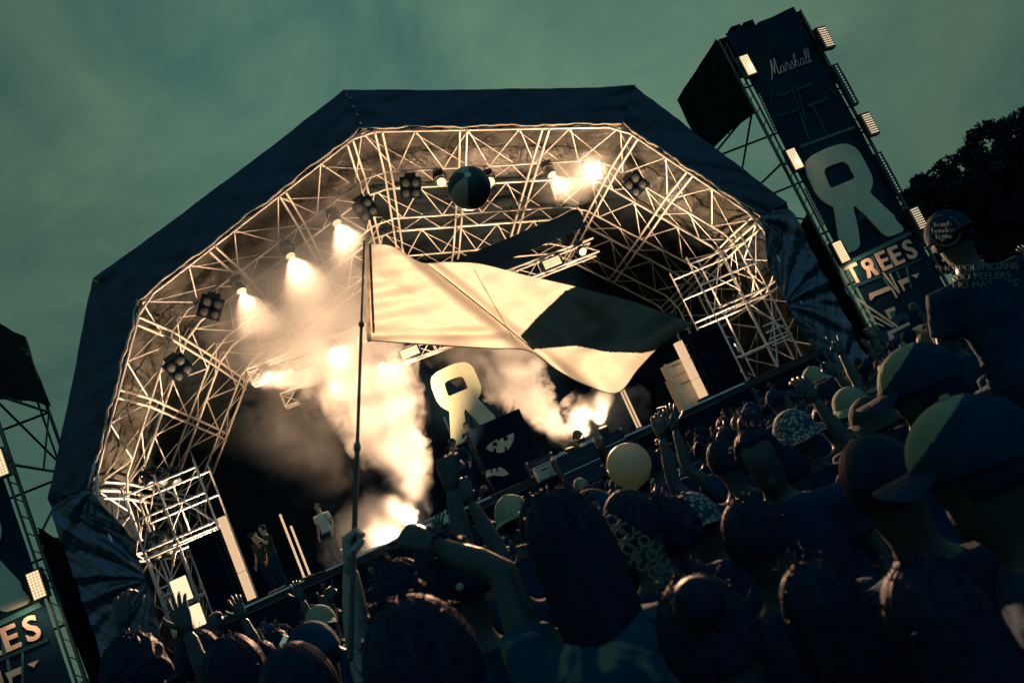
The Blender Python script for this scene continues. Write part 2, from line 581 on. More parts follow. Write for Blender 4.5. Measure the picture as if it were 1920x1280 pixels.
# fascia: the black front band, puckered towards its corners
outer_front = [Vector((-OUTER[0], 0, OUTER[1])), Vector((-OUTER[2], 0, OUTER[3])), Vector((0, 0, OUTER[4])), Vector((OUTER[2], 0, OUTER[3])), Vector((OUTER[0], 0, OUTER[1]))]
inner_front = [p for p in profile('A')[1:6]]
for s in range(4):
    m = MB()
    def fn(u, v, s=s):
        a = outer_front[s].lerp(outer_front[s + 1], u)
        b = inner_front[s].lerp(inner_front[s + 1], u)
        corner = (1 - smooth(0, .22, u)) + smooth(.78, 1, u)
        w = 0.035 * noise1(u * 14 + v * 5, s) + corner * 0.05 * noise1(v * 16 + u * 9, s + 5) + 0.03 * noise1(u * 38 - v * 9, s + 2) * v
        sag = 0.05 * math.sin(math.pi * u) * (1 - v)
        inner_w = v ** 6 * 0.05 * noise1(u * 50, s + 4)
        p = a.lerp(b, v)
        return p + Vector((0, -0.10 + w - 0.25 * (1 - v) * 0 , -sag + inner_w))
    m.grid(fn, 90, 14)
    m.build('fascia_panel', 'fascia_cloth', roof)
# ragged pale hem along the front opening
for s in range(4):
    pts, rad = [], []
    n = 60
    for i in range(n + 1):
        u = i / n
        p = inner_front[s].lerp(inner_front[s + 1], u)
        out = (outer_front[s].lerp(outer_front[s + 1], u) - p).normalized()
        pts.append(p + out * (0.06 + 0.05 * noise1(u * 21, s)) + Vector((0, -0.13 + 0.02 * noise1(u * 33, s + 2), 0)))
        rad.append((0.028 + 0.022 * abs(noise1(u * 15, s + 6)), 0.02 + 0.02 * abs(noise1(u * 27, s + 8))))
    m = MB(); m.tube(pts, rad, 7)
    m.build('hem', 'hem_cloth', roof)
# eyelets along the apex seam
for i in range(5):
    p = outer_front[2].lerp(inner_front[2], .06 + i * .2)
    m = MB(); m.lathe(p + Vector((0.05, -0.17, 0)), [(0.035, 0), (0.035, 0.02)], (0, -1, 0), 8)
    m.build('eyelet', 'hem_cloth', roof)
# side drapes below the knees: black tarpaulin gathered to a few tie points
def side_drape(sx):
    ox0, oz0 = OUTER[0] * sx, OUTER[1]
    m = MB()
    def fn(u, v):
        # v down from the knee to the ground, u from the outer edge to the inner edge
        zo = oz0 + (0.1 - oz0) * v
        zi = 6.8 + (0.1 - 6.8) * v
        a = Vector((ox0 - sx * 0.0 * v, 0, zo))
        inner_x = (10.4 - 0.5 * smooth(0, .25, v) + 0.35 * smooth(.45, .9, v)) * sx
        b = Vector((inner_x, 0, zi))
        p = a.lerp(b, u)
        f = 0
        # folds fanning out from tie points on the inner edge
        for (tv, amp) in ((0.0, .11), (0.42, .13), (0.86, .12)):
            dz = (v - tv) * 6.8
            dx = (1 - u) * abs(a.x - b.x) + 0.10
            ang = math.atan2(dz, dx)
            rr = math.hypot(dz, dx)
            f += amp * 1.25 * (.75 + .35 * noise1(ang * 4, tv * 7)) * math.sin(ang * 11 + 2.2 * noise1(ang * 3.1, tv * 5 + 2) + tv * 9 + 0.7 * math.sin(rr * 2.2)) * math.exp(-rr * 0.45) * smooth(0.05, .8, rr)
        f += 0.03 * noise1(v * 22 + u * 5, 4) + 0.02 * noise1(v * 60 - u * 20, 8)
        return p + Vector((0, -0.12 + f, 0))
    m.grid(fn, 44, 130)
    m.build('side_drape', 'black_tarp', roof)
side_drape(-1); side_drape(1)
# the back of the shell closes with a black cloth
m = MB()
bw = profile('G', 0.75)
def fn(u, v):
    x = -10.3 + 20.6 * u
    top = 0
    for a, b in zip(bw[1:5], bw[2:6]):
        if a.x <= x <= b.x:
            top = a.z + (b.z - a.z) * (x - a.x) / max(1e-6, b.x - a.x)
    top = max(top, DECK + 1)
    return Vector((x, 8.45 + 0.12 * noise1(x * 3.1, 3), DECK + (top - DECK) * v))
m.grid(fn, 90, 6)
bd = m.build('backdrop', 'black_drape')
tag(bd, 'black cloth backdrop hanging across the rear of the stage', 'backdrop')

# ------------------------------------------------------------------ stage deck
deck = empty('stage_deck', (0, 0, gz(0)))
tag(deck, 'black stage platform with a pale edge strip above the crowd', 'stage')
m = MB(); m.box((0, 4.1, DECK - 0.10), (20.4, 8.8, 0.2)); m.build('deck_floor', 'deck_wood', deck, smooth=False)
for i in range(17):
    x = -10.2 + 20.4 * (i + .5) / 17
    m = MB()
    m.grid(lambda u, v: Vector((x - .6 + 1.2 * u, -0.22 + 0.025 * noise1((x + u) * 9, 2), gz(0) + (DECK - 0.22 - gz(0)) * v)), 14, 3)
    m.build('skirt_panel', 'black_drape', deck)
for x0, x1 in ((-8.7, -6.2), (-5.6, -2.9), (-2.8, -0.8), (2.6, 4.5), (5.2, 7.4)):
    m = MB(); m.box(((x0 + x1) / 2, -0.335, DECK - 0.02), (x1 - x0, 0.05, 0.05)); m.build('edge_strip', 'aluminium', deck, smooth=False)

# ------------------------------------------------------------------ PA towers
RP3 = [(500, 560), (560, 500), (700, 430), (800, 395), (860, 382), (920, 382), (965, 395), (1010, 422), (1045, 460), (1090, 535), (1175, 700), (1187, 760), (1180, 820), (1158, 880),
       (1300, 1020), (1400, 1110)]
RP3 = [(1420 + x * .18277, 200 + y * .18277) for x, y in RP3]
RP4 = [(830, 65), (872, 105), (890, 135), (880, 155), (800, 188), (765, 197), (735, 190), (700, 165), (555, 10)]
RP4 = [(1500 + x * .21875, 400 + y * .21875) for x, y in RP4]
RP5 = [(1030, 1045), (1012, 1022), (1000, 1014), (990, 1035), (992, 1070)]
RP5 = [(1420 + x * .18277, 200 + y * .18277) for x, y in RP5]
RP6 = [(500, 130), (516, 250), (508, 285), (480, 315), (400, 346), (372, 350), (352, 335), (345, 300)]
RP6 = [(1500 + x * .21875, 400 + y * .21875) for x, y in RP6]
RP7 = [(805, 1150), (790, 1055), (780, 1030), (720, 1000), (670, 965), (630, 925), (590, 870), (515, 715), (495, 640), (492, 600)]
RP7 = [(1420 + x * .18277, 200 + y * .18277) for x, y in RP7]
RHOLE = [(688, 668), (692, 645), (720, 618), (790, 590), (860, 568), (895, 568), (925, 582), (945, 612), (1000, 712), (1000, 725), (985, 740), (880, 785), (780, 826), (760, 828), (742, 812), (695, 700)]
RHOLE = [(1420 + x * .18277, 200 + y * .18277) for x, y in RHOLE]
def to_plane(ps, Y):
    return [atY(x, y, Y) for x, y in ps]
R_OUT = to_plane(RP3 + RP4 + RP5 + RP6 + RP7, -0.12)
R_HOLE = to_plane(RHOLE, -0.12)
R_MIN = Vector((min(p.x for p in R_OUT), 0, min(p.z for p in R_OUT)))
R_MAX = Vector((max(p.x for p in R_OUT), 0, max(p.z for p in R_OUT)))
def r_logo(name, cx, y, z0, height, mat, parent, thick=0.05):
    k = height / (R_MAX.z - R_MIN.z)
    mx = (R_MIN.x + R_MAX.x) / 2
    tr = lambda p: Vector((cx + (p.x - mx) * k, y, z0 + (p.z - R_MIN.z) * k))
    return slab(name, [tr(p) for p in R_OUT], thick, mat, parent, [[tr(p) for p in R_HOLE]])

def catmull(ps, n=5):
    ps = [Vector((*p, 0)) for p in ps]
    out = []
    for i in range(len(ps) - 1):
        p0, p1, p2, p3 = ps[max(i - 1, 0)], ps[i], ps[i + 1], ps[min(i + 2, len(ps) - 1)]
        for j in range(n):
            t = j / n
            out.append(0.5 * ((2 * p1) + (p2 - p0) * t + (2 * p0 - 5 * p1 + 4 * p2 - p3) * t * t + (3 * p1 - p0 - 3 * p2 + p3) * t ** 3))
    out.append(ps[-1])
    return out
def script_word(parent, x0, z0, y, k, slant=0.22):
    A = [(.55, .9), (.2, 1.0), (0, .6), (.05, .12), (.35, .1), (.55, .7), (.57, 1.0), (.55, .25), (.72, .05), (.92, .35)]
    L = [(0, .3), (.3, 1.5), (.24, 2.15), (.08, 1.9), (.08, .25), (.25, .05), (.45, .35)]
    sh = lambda S, d: [(x + d, z) for x, z in S]
    strokes = [[(-.2, -.35), (.05, -.05), (.3, 1.1), (.5, 2.35), (.55, 1.3), (.58, .25), (.85, 1.3), (1.12, 2.4), (1.13, 1.2), (1.2, .15), (1.38, .05), (1.55, .4)],
               sh(A, 1.65), [(2.5, .35), (2.72, 1.25), (2.75, .95), (3.02, 1.0), (3.0, .3), (3.12, .05), (3.3, .35)],
               [(3.3, .35), (3.6, 1.15), (3.72, .7), (3.78, .25), (3.55, .03), (3.35, .2)],
               [(3.7, .1), (4.05, .5), (4.35, 1.7), (4.28, 2.15), (4.1, 1.7), (4.1, .05), (4.15, .6), (4.38, .95), (4.52, .8), (4.52, .2), (4.66, .05), (4.85, .35)],
               sh(A, 4.95), sh(L, 5.85), sh(L, 6.3)]
    for i, S in enumerate(strokes):
        pts = [Vector((x0 + (q.x + q.y * slant) * k, y, z0 + q.y * k)) for q in catmull(S)]
        m = MB()
        w = 0.085 if i == 0 else 0.06
        m.tube(pts, [(0.012, w * k)] * len(pts), 6, ref=(0, 1, 0))
        m.build('script_letter', 'silver_print', parent)
P4 = lambda L: [(1500 + x * .21875, 400 + y * .21875) for x, y in L]
ART = [  # printed shapes on the banner (photo outlines on the banner plane), material
    ([(345, 440), (940, 150), (965, 178), (360, 468)], 'banner_teal'),
    ([(435, 625), (1045, 375), (1050, 398), (445, 652)], 'banner_dark_teal'),
    ([(603, 372), (622, 362), (694, 512), (672, 520)], 'banner_teal'), ([(738, 305), (762, 295), (818, 462), (796, 470)], 'banner_teal'),
    ([(590, 688), (770, 618), (782, 655), (640, 712), (610, 745), (598, 745)], 'banner_pale'), ([(835, 580), (922, 545), (932, 588), (862, 618)], 'banner_pale'),
    ([(955, 532), (1020, 510), (1000, 556)], 'banner_pale'), ([(688, 518), (712, 508), (770, 618), (748, 628)], 'banner_teal'),
    ([(700, 510), (716, 503), (856, 680), (846, 690)], 'banner_pale'), ([(760, 520), (776, 513), (858, 678), (850, 684)], 'banner_pale'),
    ([(822, 500), (838, 494), (868, 570), (850, 578)], 'banner_teal'), ([(905, 462), (918, 458), (960, 650), (948, 652)], 'banner_teal'),
    ([(775, 640), (790, 634), (836, 720), (822, 728)], 'banner_pale'), ([(862, 618), (880, 610), (900, 660), (888, 668)], 'banner_pale'),
    ([(490, 720), (515, 745), (845, 965), (825, 975), (640, 850), (500, 752)], 'banner_pale'),
    ([(535, 818), (610, 858), (812, 972), (790, 978), (600, 872)], 'banner_pale'), ([(572, 892), (610, 908), (732, 970), (700, 968), (590, 915)], 'banner_pale'),
    ([(725, 832), (808, 798), (818, 828), (765, 850), (788, 902), (765, 906)], 'banner_pale'), ([(765, 850), (818, 828), (815, 868), (788, 902)], 'banner_teal'),
    ([(775, 910), (860, 850), (925, 868), (935, 915), (850, 965)], 'banner_dark_teal'), ([(830, 965), (890, 900), (905, 905), (860, 965)], 'banner_teal'),
    ([(745, 1015), (935, 930), (945, 952), (790, 1032), (855, 1165), (835, 1205), (800, 1165)], 'banner_pale'),
    ([(800, 1035), (940, 960), (900, 1080), (885, 1160), (855, 1150)], 'banner_dark_teal'), ([(840, 1055), (885, 1042), (875, 1085), (858, 1090)], 'banner_teal'),
    ([(885, 1165), (885, 1100), (910, 1035), (960, 985), (1020, 955), (1085, 945), (1150, 985), (1215, 1045), (1200, 1075), (1150, 1055), (1090, 1050), (1010, 1060), (940, 1105), (905, 1180)], 'banner_pale'),
    ([(640, 1000), (740, 1010), (770, 1110), (700, 1140), (660, 1060)], 'banner_dark_teal'), ([(690, 1105), (720, 1100), (718, 1125), (810, 1125), (815, 1140), (705, 1142)], 'banner_pale'),
    ([(760, 1070), (780, 1075), (800, 1180), (785, 1190)], 'banner_pale')]
ART = [(P4(a), b) for a, b in ART]
P2 = lambda L: [(1270 + x * .18277, y * .18277) for x, y in L]
ART += [(P2(a), 'banner_dark_teal') for a in (
    [(1010, 985), (1160, 930), (1165, 955), (1022, 1008)], [(1230, 905), (1385, 850), (1390, 875), (1238, 930)], [(1160, 880), (1178, 876), (1255, 1120), (1240, 1126)],
    [(1340, 1075), (1540, 995), (1550, 1022), (1352, 1102)], [(1040, 1180), (1245, 1105), (1258, 1130), (1052, 1205)], [(955, 955), (975, 950), (958, 1110), (944, 1110)],
    [(1385, 790), (1400, 786), (1635, 965), (1622, 975)], [(1200, 880), (1215, 875), (1330, 1240), (1315, 1245)])]
P3 = lambda L: [(1420 + x * .18277, 200 + y * .18277) for x, y in L]
ART += [(P3([(430, 400), (1000, 195), (1012, 222), (440, 425)]), 'banner_teal'), (P3([(425, 60), (450, 55), (545, 350), (520, 352)]), 'banner_dark_teal'),
        (P3([(560, 0), (585, 0), (725, 290), (700, 298)]), 'banner_dark_teal'), (P3([(210, 85), (420, 20), (428, 45), (218, 112)]), 'banner_dark_teal'),
        (P3([(1010, 1050), (1030, 1080), (1120, 1130), (1010, 1200), (1040, 1110)]), 'banner_dark_teal')]

def lamp_panel(root_name, loc, w, h, rows, cols_, lit, label, group, aim=None, energy=0, beam=70, tilt=None, beam_dx=0.0):
    """a flood panel: black housing with a grid of round emitters"""
    t = empty(root_name, loc)
    tag(t, label, 'stage light', group)
    rot = tilt if tilt is not None else Matrix.Identity(3)
    loc = Vector(loc)
    m = MB(); m.box(loc + rot @ Vector((0, .09, 0)), (w + .10, .18, h + .10), rot); m.build('housing', 'fixture_black', t, smooth=False)
    m = MB()
    m.box(loc + rot @ Vector((-w / 2 - .09, .08, 0)), (.03, .05, h * .55), rot)
    m.box(loc + rot @ Vector((w / 2 + .09, .08, 0)), (.03, .05, h * .55), rot)
    m.box(loc + rot @ Vector((0, .21, 0)), (w + .2, .03, .06), rot)
    m.build('yoke', 'fixture_black', t, smooth=False)
    if lit == 'full':
        m = MB(); m.box(loc + rot @ Vector((0, -.01, 0)), (w, .02, h), rot); m.build('front_glass', 'glass_dim', t, smooth=False)
    mm = MB()
    for i in range(cols_):
        for j in range(rows):
            p = loc + rot @ Vector((-w / 2 + w * (i + .5) / cols_, -.025, -h / 2 + h * (j + .5) / rows))
            mm.lathe(p, [(min(w / cols_, h / rows) * .36, 0), (min(w / cols_, h / rows) * .30, .012)], rot @ Vector((0, -1, 0)), 6)
    eg = mm.build('emitter_grid', {'full': 'lens_lit', 'dots': 'led_dot', 'off': 'lens_off', 'faint': 'led_faint'}[lit], t)
    eg['kind'] = 'stuff'
    if energy:
        light('lamp_beam', 'SPOT', loc + rot @ Vector((beam_dx, -.12, -.1 if not beam_dx else -.42)), energy, aim if aim is not None else loc + rot @ Vector((0, -3, -.5)), beam, .8, .15, parent=t)
    return t

def pa_tower(sx, label):
    x0, x1 = 12.08, 15.30
    X = lambda x: x * sx
    t = empty('sound_tower', (X((x0 + x1) / 2), 2.0, gz(0)))
    tag(t, label, 'tower')
    top = 12.9
    for x in (x0, x1):
        for y in (0.05, 4.0):
            bar('post', (X(x), y, gz(0)), (X(x), y, top - .05), 0.055, 'dull_steel', t)
            bar('post', (X(x + (.22 if x == x0 else -.22)), y + .02, gz(0)), (X(x + (.22 if x == x0 else -.22)), y + .02, top - .2), 0.035, 'dull_steel', t)
    zs = [gz(0) + 2.1 * i for i in range(7)]
    for k, (z0, z1) in enumerate(zip(zs, zs[1:])):
        z1 = min(z1, top)
        for x in (x0, x1):
            bar('rung', (X(x), .05, z1), (X(x), 4.0, z1), 0.04, 'dark_steel', t)
            a, b = ((.05, z0), (4.0, z1)) if k % 2 else ((4.0, z0), (.05, z1))
            bar('brace', (X(x), a[0], a[1]), (X(x), b[0], b[1]), 0.035, 'dark_steel', t)
            bar('brace', (X(x), 2.0, z0), (X(x), 4.0, z1), 0.03, 'dark_steel', t)
        bar('rung', (X(x0), 4.0, z1), (X(x1), 4.0, z1), 0.04, 'dark_steel', t)
    n = 26
    for x in (x0, x1):   # short ladder rungs of the corner trusses
        for i in range(n):
            z = .4 + i * .48
            bar('tie', (X(x), .05, z), (X(x + (.22 if x == x0 else -.22)), .07, z + .22), 0.018, 'dull_steel', t)
    # black side panel around the top (stage side) with a slack lower edge, and the box's outer side
    for x in (x0 - .06, x1 + .06):
        m = MB()
        m.grid(lambda u, v: Vector((X(x) + .05 * noise1(u * 6 + v * 3, 2), 0.02 + 4.1 * u, (10.05 + .42 * u + .10 * math.sin(u * 3.1)) * (1 - v) + (top + .03) * v)), 14, 8)
        m.build('side_panel', 'black_drape', t)
    m = MB()
    m.grid(lambda u, v: Vector((X(x0 + (x1 - x0) * u), 4.1 * v, top - .05)), 4, 4)
    m.build('top_panel', 'black_drape', t)
    # black cladding on the stage side of the lower half
    m = MB()
    m.grid(lambda u, v: Vector((X(x0 - .06) + .05 * noise1(u * 7 + v * 9, 5), 0.02 + 4.1 * u, gz(0) + (6.4 - 1.2 * u - gz(0)) * v)), 14, 14)
    m.build('side_panel', 'black_drape', t)
    # front banner
    m = MB()
    xa, xb = x0 + .28, x1 - .20
    def fb(u, v):
        tp = top + 0.05 + 0.10 * smooth(.6, 1, u) - .12 * math.exp(-((u - .38) * 18) ** 2)
        return Vector((X(xa) if sx < 0 else xa, 0, 0)) + Vector(((xb - xa) * u * sx, -0.04 + 0.015 * noise1(u * 7 + v * 13, 3), 0.5 + (tp - .5) * v))
    m.grid(fb, 24, 60)
    m.build('banner', 'banner', t)
    # loudspeaker hoist cleats on the top edge
    for u in (.22, .40):
        m = MB(); m.box((X(xa + (xb - xa) * u), .3, top + .12), (.36, .3, .34)); m.build('hoist', 'black_drape', t, smooth=False)
    off = 0.0 if sx > 0 else -(12.08 + 15.30)
    mir = Vector((off, 0, 0))
    script_word(t, 13.10 + off, 10.98, -.10, .235)
    r_logo('logo', (R_MIN.x + R_MAX.x) / 2 + off, -0.07, R_MIN.z, R_MAX.z - R_MIN.z, 'sign_white', t)
    for poly, mat in ART:
        ps = [p + mir for p in to_plane(poly, -.085)]
        slab('banner_print', ps, .012, mat, t)
    # TREES lettering
    cs = [atY(1600.5, 515.5, -.1), atY(1629, 502.5, -.1), atY(1656, 491, -.1), atY(1680, 481, -.1), atY(1706, 469.5, -.1)]
    for ch, c in zip('T~EES', cs):
        c = c + mir
        if ch == '~':
            k = .62
            r_logo('letter', c.x, -.1, c.z - k / 2, k, 'sign_print', t, .03)
        else:
            me = text_mesh(ch, .86, .03, .018)
            me.transform(Matrix.Translation((c.x, -.115, c.z)) @ XZ)
            link('letter', me, 'sign_print', t)
    # LED dot strips
    for (pa, pb, nd) in (((1424, 178), (1455, 246), 17), ((1510, 352), (1546, 422), 18)):
        a, b = atY(*pa, -.1) + mir, atY(*pb, -.1) + mir
        s_ = bar('led_strip', a + Vector((0, .03, 0)), b + Vector((0, .03, 0)), .03, 'fixture_black', t)
        mm = MB()
        for i in range(nd):
            mm.lathe(a.lerp(b, i / (nd - 1)) + Vector((0, -.01, 0)), [(.018, 0), (.014, .015)], (0, -1, 0), 6)
        mm.build('led_dots', 'led_faint', t)['kind'] = 'stuff'
    return t
pa_tower(1, 'tall black sound tower whose banner carries the whole word TREES')
pa_tower(-1, 'black sound tower by the gathered left drape, its banner cut to EES')
tower_grp = 'flood panels lit on the towers'
off = -(12.08 + 15.30)
for i, (px, py, lb) in enumerate(((1402, 122, 'glowing flood panel beside the silver script word on the tower'),
                                  (1490, 298, 'glowing flood panel beside the bowl of the tall tower logo'),
                                  (1577, 472, 'glowing flood panel at the foot of the tall tower logo, above TREES'))):
    p = atY(px, py, -.55)
    lamp_panel('flood_panel', p, .30, .68, 9, 4, 'full', lb, None, energy=(16, 16, 55)[i], beam=150, aim=p + Vector((.9, .5, (-.3, -.3, -1.6)[i])), beam_dx=(0, 0, .30)[i])
    if i == 2:
        q = atY(68, 1096, -.55)
        lamp_panel('flood_panel', q, .30, .68, 9, 4, 'full', 'glowing flood panel at the foot of the cropped tower logo', None, energy=55, beam=150, aim=q + Vector((-.9, .5, -1.6)), beam_dx=-.30)
        q = atY(-2, 868, -.55)
        lamp_panel('flood_panel', q, .30, .68, 9, 4, 'full', 'glowing flood panel half way up the cropped tower', None)
for px, py, lit, lb in ((1548, 70, 'dots', 'lamp grid bracketed on the tower edge beside the top script word'),
                        (1631, 232, 'dots', 'lamp grid bracketed on the tower edge above the logo'),
                        (1722, 409, 'dots', 'lamp grid bracketed low on the tower edge near the round cap badge')):
    p = atY(px, py, -.35)
    lamp_panel('lamp_grid', p, .36, .72, 9, 5, lit, lb, None, tilt=Matrix.Rotation(R(12), 3, 'Z'))
for px, py, lb in ((1585, 158, 'dark narrow lamp bar on the tower edge between two lamp grids'), (1667, 325, 'dark narrow lamp bar on the tower edge beside the logo bowl')):
    p = atY(px, py, -.2)
    lamp_panel('lamp_bar', p, .16, 1.45, 14, 1, 'faint', lb, None)

# ------------------------------------------------------------------ trees behind the right tower
def tree(px, py, D, width, label, seed):
    rng = np.random.default_rng(seed)
    topp = atD(px, py, D)
    base = Vector((topp.x, topp.y, gz(topp.y) if topp.y < 0 else -0.2))
    h = topp.z - base.z
    t = empty('tree', base)
    tag(t, label, 'tree', 'trees beyond the towers')
    m = MB()
    m.tube([base, base + Vector((.1, 0, h * .3)), base + Vector((.2, .1, h * .62)), base + Vector((0, 0, h * .85))], [h * .03, h * .023, h * .014, h * .004], 8)
    limbs = []
    for i in range(11):
        a = rng.uniform(0, 6.28); z = rng.uniform(.25, .75) * h
        e = base + Vector((math.cos(a) * width * rng.uniform(.5, .95), math.sin(a) * width * rng.uniform(.5, .95), z + rng.uniform(.12, .24) * h))
        s0 = base + Vector((0.1, 0.05, z))
        mid = s0.lerp(e, .5) + Vector((0, 0, .03 * h))
        m.tube([s0, mid, e], [h * .011, h * .007, h * .002], 6)
        limbs.append((mid, e))
    m.build('trunk', 'bark', t)
    V, F = [], []
    cl = []
    for mid, e in limbs:
        for k in range(9):
            c = np.array(mid.lerp(e, rng.uniform(.3, 1.1))) + rng.normal(0, width * .16, 3)
            cl.append(c)
    for k in range(80):
        a = rng.uniform(0, 6.28); zz = rng.beta(2.2, 1.5)
        rr = width * math.sqrt(max(0, 1 - (zz * 1.5 - .6) ** 2)) * rng.uniform(.35, 1.0)
        cl.append(np.array([base.x + math.cos(a) * rr, base.y + math.sin(a) * rr, base.z + h * (.30 + .68 * zz)]))
    leaf = []
    for c in cl:
        n = 150
        r = rng.uniform(.4, .9) * width * .17
        P = rng.normal(0, 1, (n, 3))
        P = c + P / np.linalg.norm(P, axis=1, keepdims=True) * (rng.random((n, 1)) ** .45) * r * np.array([1.2, 1.2, .8])
        leaf.append(P)
    P = np.concatenate(leaf)
    n = len(P)
    d1 = rng.normal(0, 1, (n, 3)); d1 /= np.linalg.norm(d1, axis=1, keepdims=True)
    d2 = rng.normal(0, 1, (n, 3)); d2 = np.cross(d1, d2); d2 /= np.linalg.norm(d2, axis=1, keepdims=True)
    sz = rng.uniform(.10, .22, (n, 1)) * (D / 48)
    vv = np.stack([P - d1 * sz, P + d2 * sz * .5, P + d1 * sz, P - d2 * sz * .5], 1).reshape(-1, 3)
    me = bpy.data.meshes.new('crown')
    me.from_pydata(vv.tolist(), [], np.arange(n * 4).reshape(-1, 4).tolist())
    link('crown', me, 'leaf', t)
tree(1885, 205, 46, 5.5, 'tallest dark leafy tree rising right of the tower against the sky', 3)
tree(1765, 290, 44, 4.2, 'dark leafy tree with a low crown between tower and tallest tree', 5)
tree(1990, 330, 48, 5.5, 'dark leafy tree at the far end beyond the tallest tree', 8)

# ------------------------------------------------------------------ hanging trusses
def box_truss(a, b, w, n, label, r=.035):
    a, b = Vector(a), Vector(b)
    t = empty('lighting_truss', (a + b) / 2)
    tag(t, label, 'truss', 'trusses hung inside the stage roof')
    e = Vector((0, w, 0)); k = Vector((0, 0, -w))
    c = [Vector((0, 0, 0)), e, e + k, k]
    for q in c:
        bar('chord', a + q, b + q, r, 'aluminium', t)
    for i in range(n):
        p, q = a.lerp(b, i / n), a.lerp(b, (i + 1) / n)
        for j in range(4):
            c0, c1 = c[j], c[(j + 1) % 4]
            if i % 2:
                c0, c1 = c1, c0
            bar('lacing', p + c0, q + c1, r * .55, 'aluminium', t)
            if i % 3 == 0:
                bar('lacing', p + c[j], p + c[(j + 1) % 4], r * .55, 'aluminium', t)
    for i in (0.12, .5, .88):    # chain hoists up to the roof
        p = a.lerp(b, i)
        bar('hoist_chain', p + Vector((0, w / 2, 0)), p + Vector((0, w / 2, 11.9 - p.z - abs(p.x) * .30)), .012, 'dark_steel', t)
    return t
box_truss(atY(462, 692, 3.4), atY(1112, 446, 3.4), .52, 18, 'long box truss of lamps across the stage below a black border cloth')
box_truss(atY(525, 738, 5.6), atY(900, 600, 5.6), .48, 12, 'shorter box truss half lost in smoke behind the long one')
# black border cloth above the long truss
pa, pb = atY(800, 552, 3.2), atY(1098, 425, 3.2)
m = MB()
m.grid(lambda u, v: pa.lerp(pb, u) + Vector((0, .05 * noise1(u * 20, 2), .70 * v * smooth(-.1, .25, u))), 40, 5)
tag(m.build('border_cloth', 'black_drape'), 'black border cloth hung along the top of the long lamp truss', 'curtain')

# ------------------------------------------------------------------ stage lights
AIM = Vector((-2.0, -14.0, 1.0))
def moving_head(px, py, Y, lit, label, group=None, size=.17, energy=0, aim=None, beam=50, up=True, kind='SPOT'):
    """a moving-head lamp: clamp base, two-armed yoke, barrel and round lens"""
    p = atY(px, py, Y)
    t = empty('moving_head', p)
    tag(t, label, 'stage light', group)
    aim = Vector(aim) if aim is not None else AIM
    d = (aim - p).normalized()
    sgn = 1 if up else -1
    back = p - d * size * 1.9
    m = MB(); m.lathe(back, [(size * .55, 0), (size * .85, size * .25), (size * .92, size * .9), (size * 1.02, size * 1.5), (size * 1.0, size * 1.86)], d, 18)
    m.build('barrel', 'fixture_black', t)
    m = MB(); m.lathe(p - d * size * .06, [(size * .92, 0), (size * .8, size * .07), (size * .3, size * .12)], d, 20)
    lens = m.build('lens', lit if lit else 'lens_off', t)
    hz = Vector((0, 0, sgn))
    side = d.cross(hz).normalized()
    mid = p - d * size * 1.0
    m = MB()
    for q in (-1, 1):
        m.tube([mid + side * q * size * 1.12, mid + side * q * size * 1.12 + hz * size * 1.35], (size * .13), 6)
    m.tube([mid + side * -1.15 * size + hz * size * 1.35, mid + side * 1.15 * size + hz * size * 1.35], size * .13, 6)
    m.build('yoke', 'fixture_black', t)
    m = MB(); m.box(mid + hz * size * 1.75, (size * 1.9, size * 1.3, size * .6)); m.build('base', 'fixture_black', t, smooth=False)
    if up:
        bar('clamp', mid + hz * size * 2.0, mid + hz * size * 2.8, size * .12, 'dull_steel', t)
    if energy:
        light('lamp_beam', kind, p + d * .06, energy, aim, beam, .6, size * .6, parent=t)
    return t
front_lamps = [
    (545, 480, 1.3, 1300, 'lit moving-head lamp throwing a cone of smoky light under the sloping roof'),
    (453, 546, 1.2, 900, 'lit moving-head lamp nearest the four-cell blinder at the roof shoulder'),
    (632, 418, 1.5, 1300, 'lit moving-head lamp blurred by a ball of glowing haze below the apex'),
    (828, 342, 1.2, 160, 'lit round lamp just short of the striped beach ball'),
    (919, 341, 1.2, 160, 'lit round lamp half hidden past the striped beach ball'),
    (1035, 328, 1.4, 900, 'lit round lamp beside the hazy glowing blinder on the roof'),
]
for px, py, Y, en, lb in front_lamps:
    p = atY(px, py, Y)
    moving_head(px, py, Y, 'lens_lit', lb, 'lit moving heads under the front arch', .17, en, aim=p + Vector((.5, -2.0, -6.0)) if en > 600 else None, beam=75)
mid_lamps = [(502, 706, 3.3, 'lit round lamp at the end of the long truss'), (627, 657, 3.3, 'lit round lamp in smoke on the long truss'),
             (717, 685, 4.4, 'lit round lamp under the panel just below the flag hem'), (1093, 472, 3.2, 'lit round lamp at the far end of the long truss by the black border'),
             (626, 722, 5.5, 'lit round lamp drowned in the thickest smoke')]
for px, py, Y, lb in mid_lamps:
    p = atY(px, py, Y)
    moving_head(px, py, Y, 'lens_lit', lb, 'lit moving heads on the hung trusses', .155, 700, aim=p + Vector((.3, -4, -3.0)), beam=80)
for px, py, lb in ((283, 908, 'unlit moving head hung nearest the drape, first of three in a row'), (306, 906, 'middle unlit moving head of three in a row'), (332, 903, 'unlit moving head hung farthest from the drape, last of three')):
    p = atY(px, py, .9)
    moving_head(px, py, .9, None, lb, 'unlit moving heads by the left drape', .15, aim=p + Vector((.3, -.4, -1)))
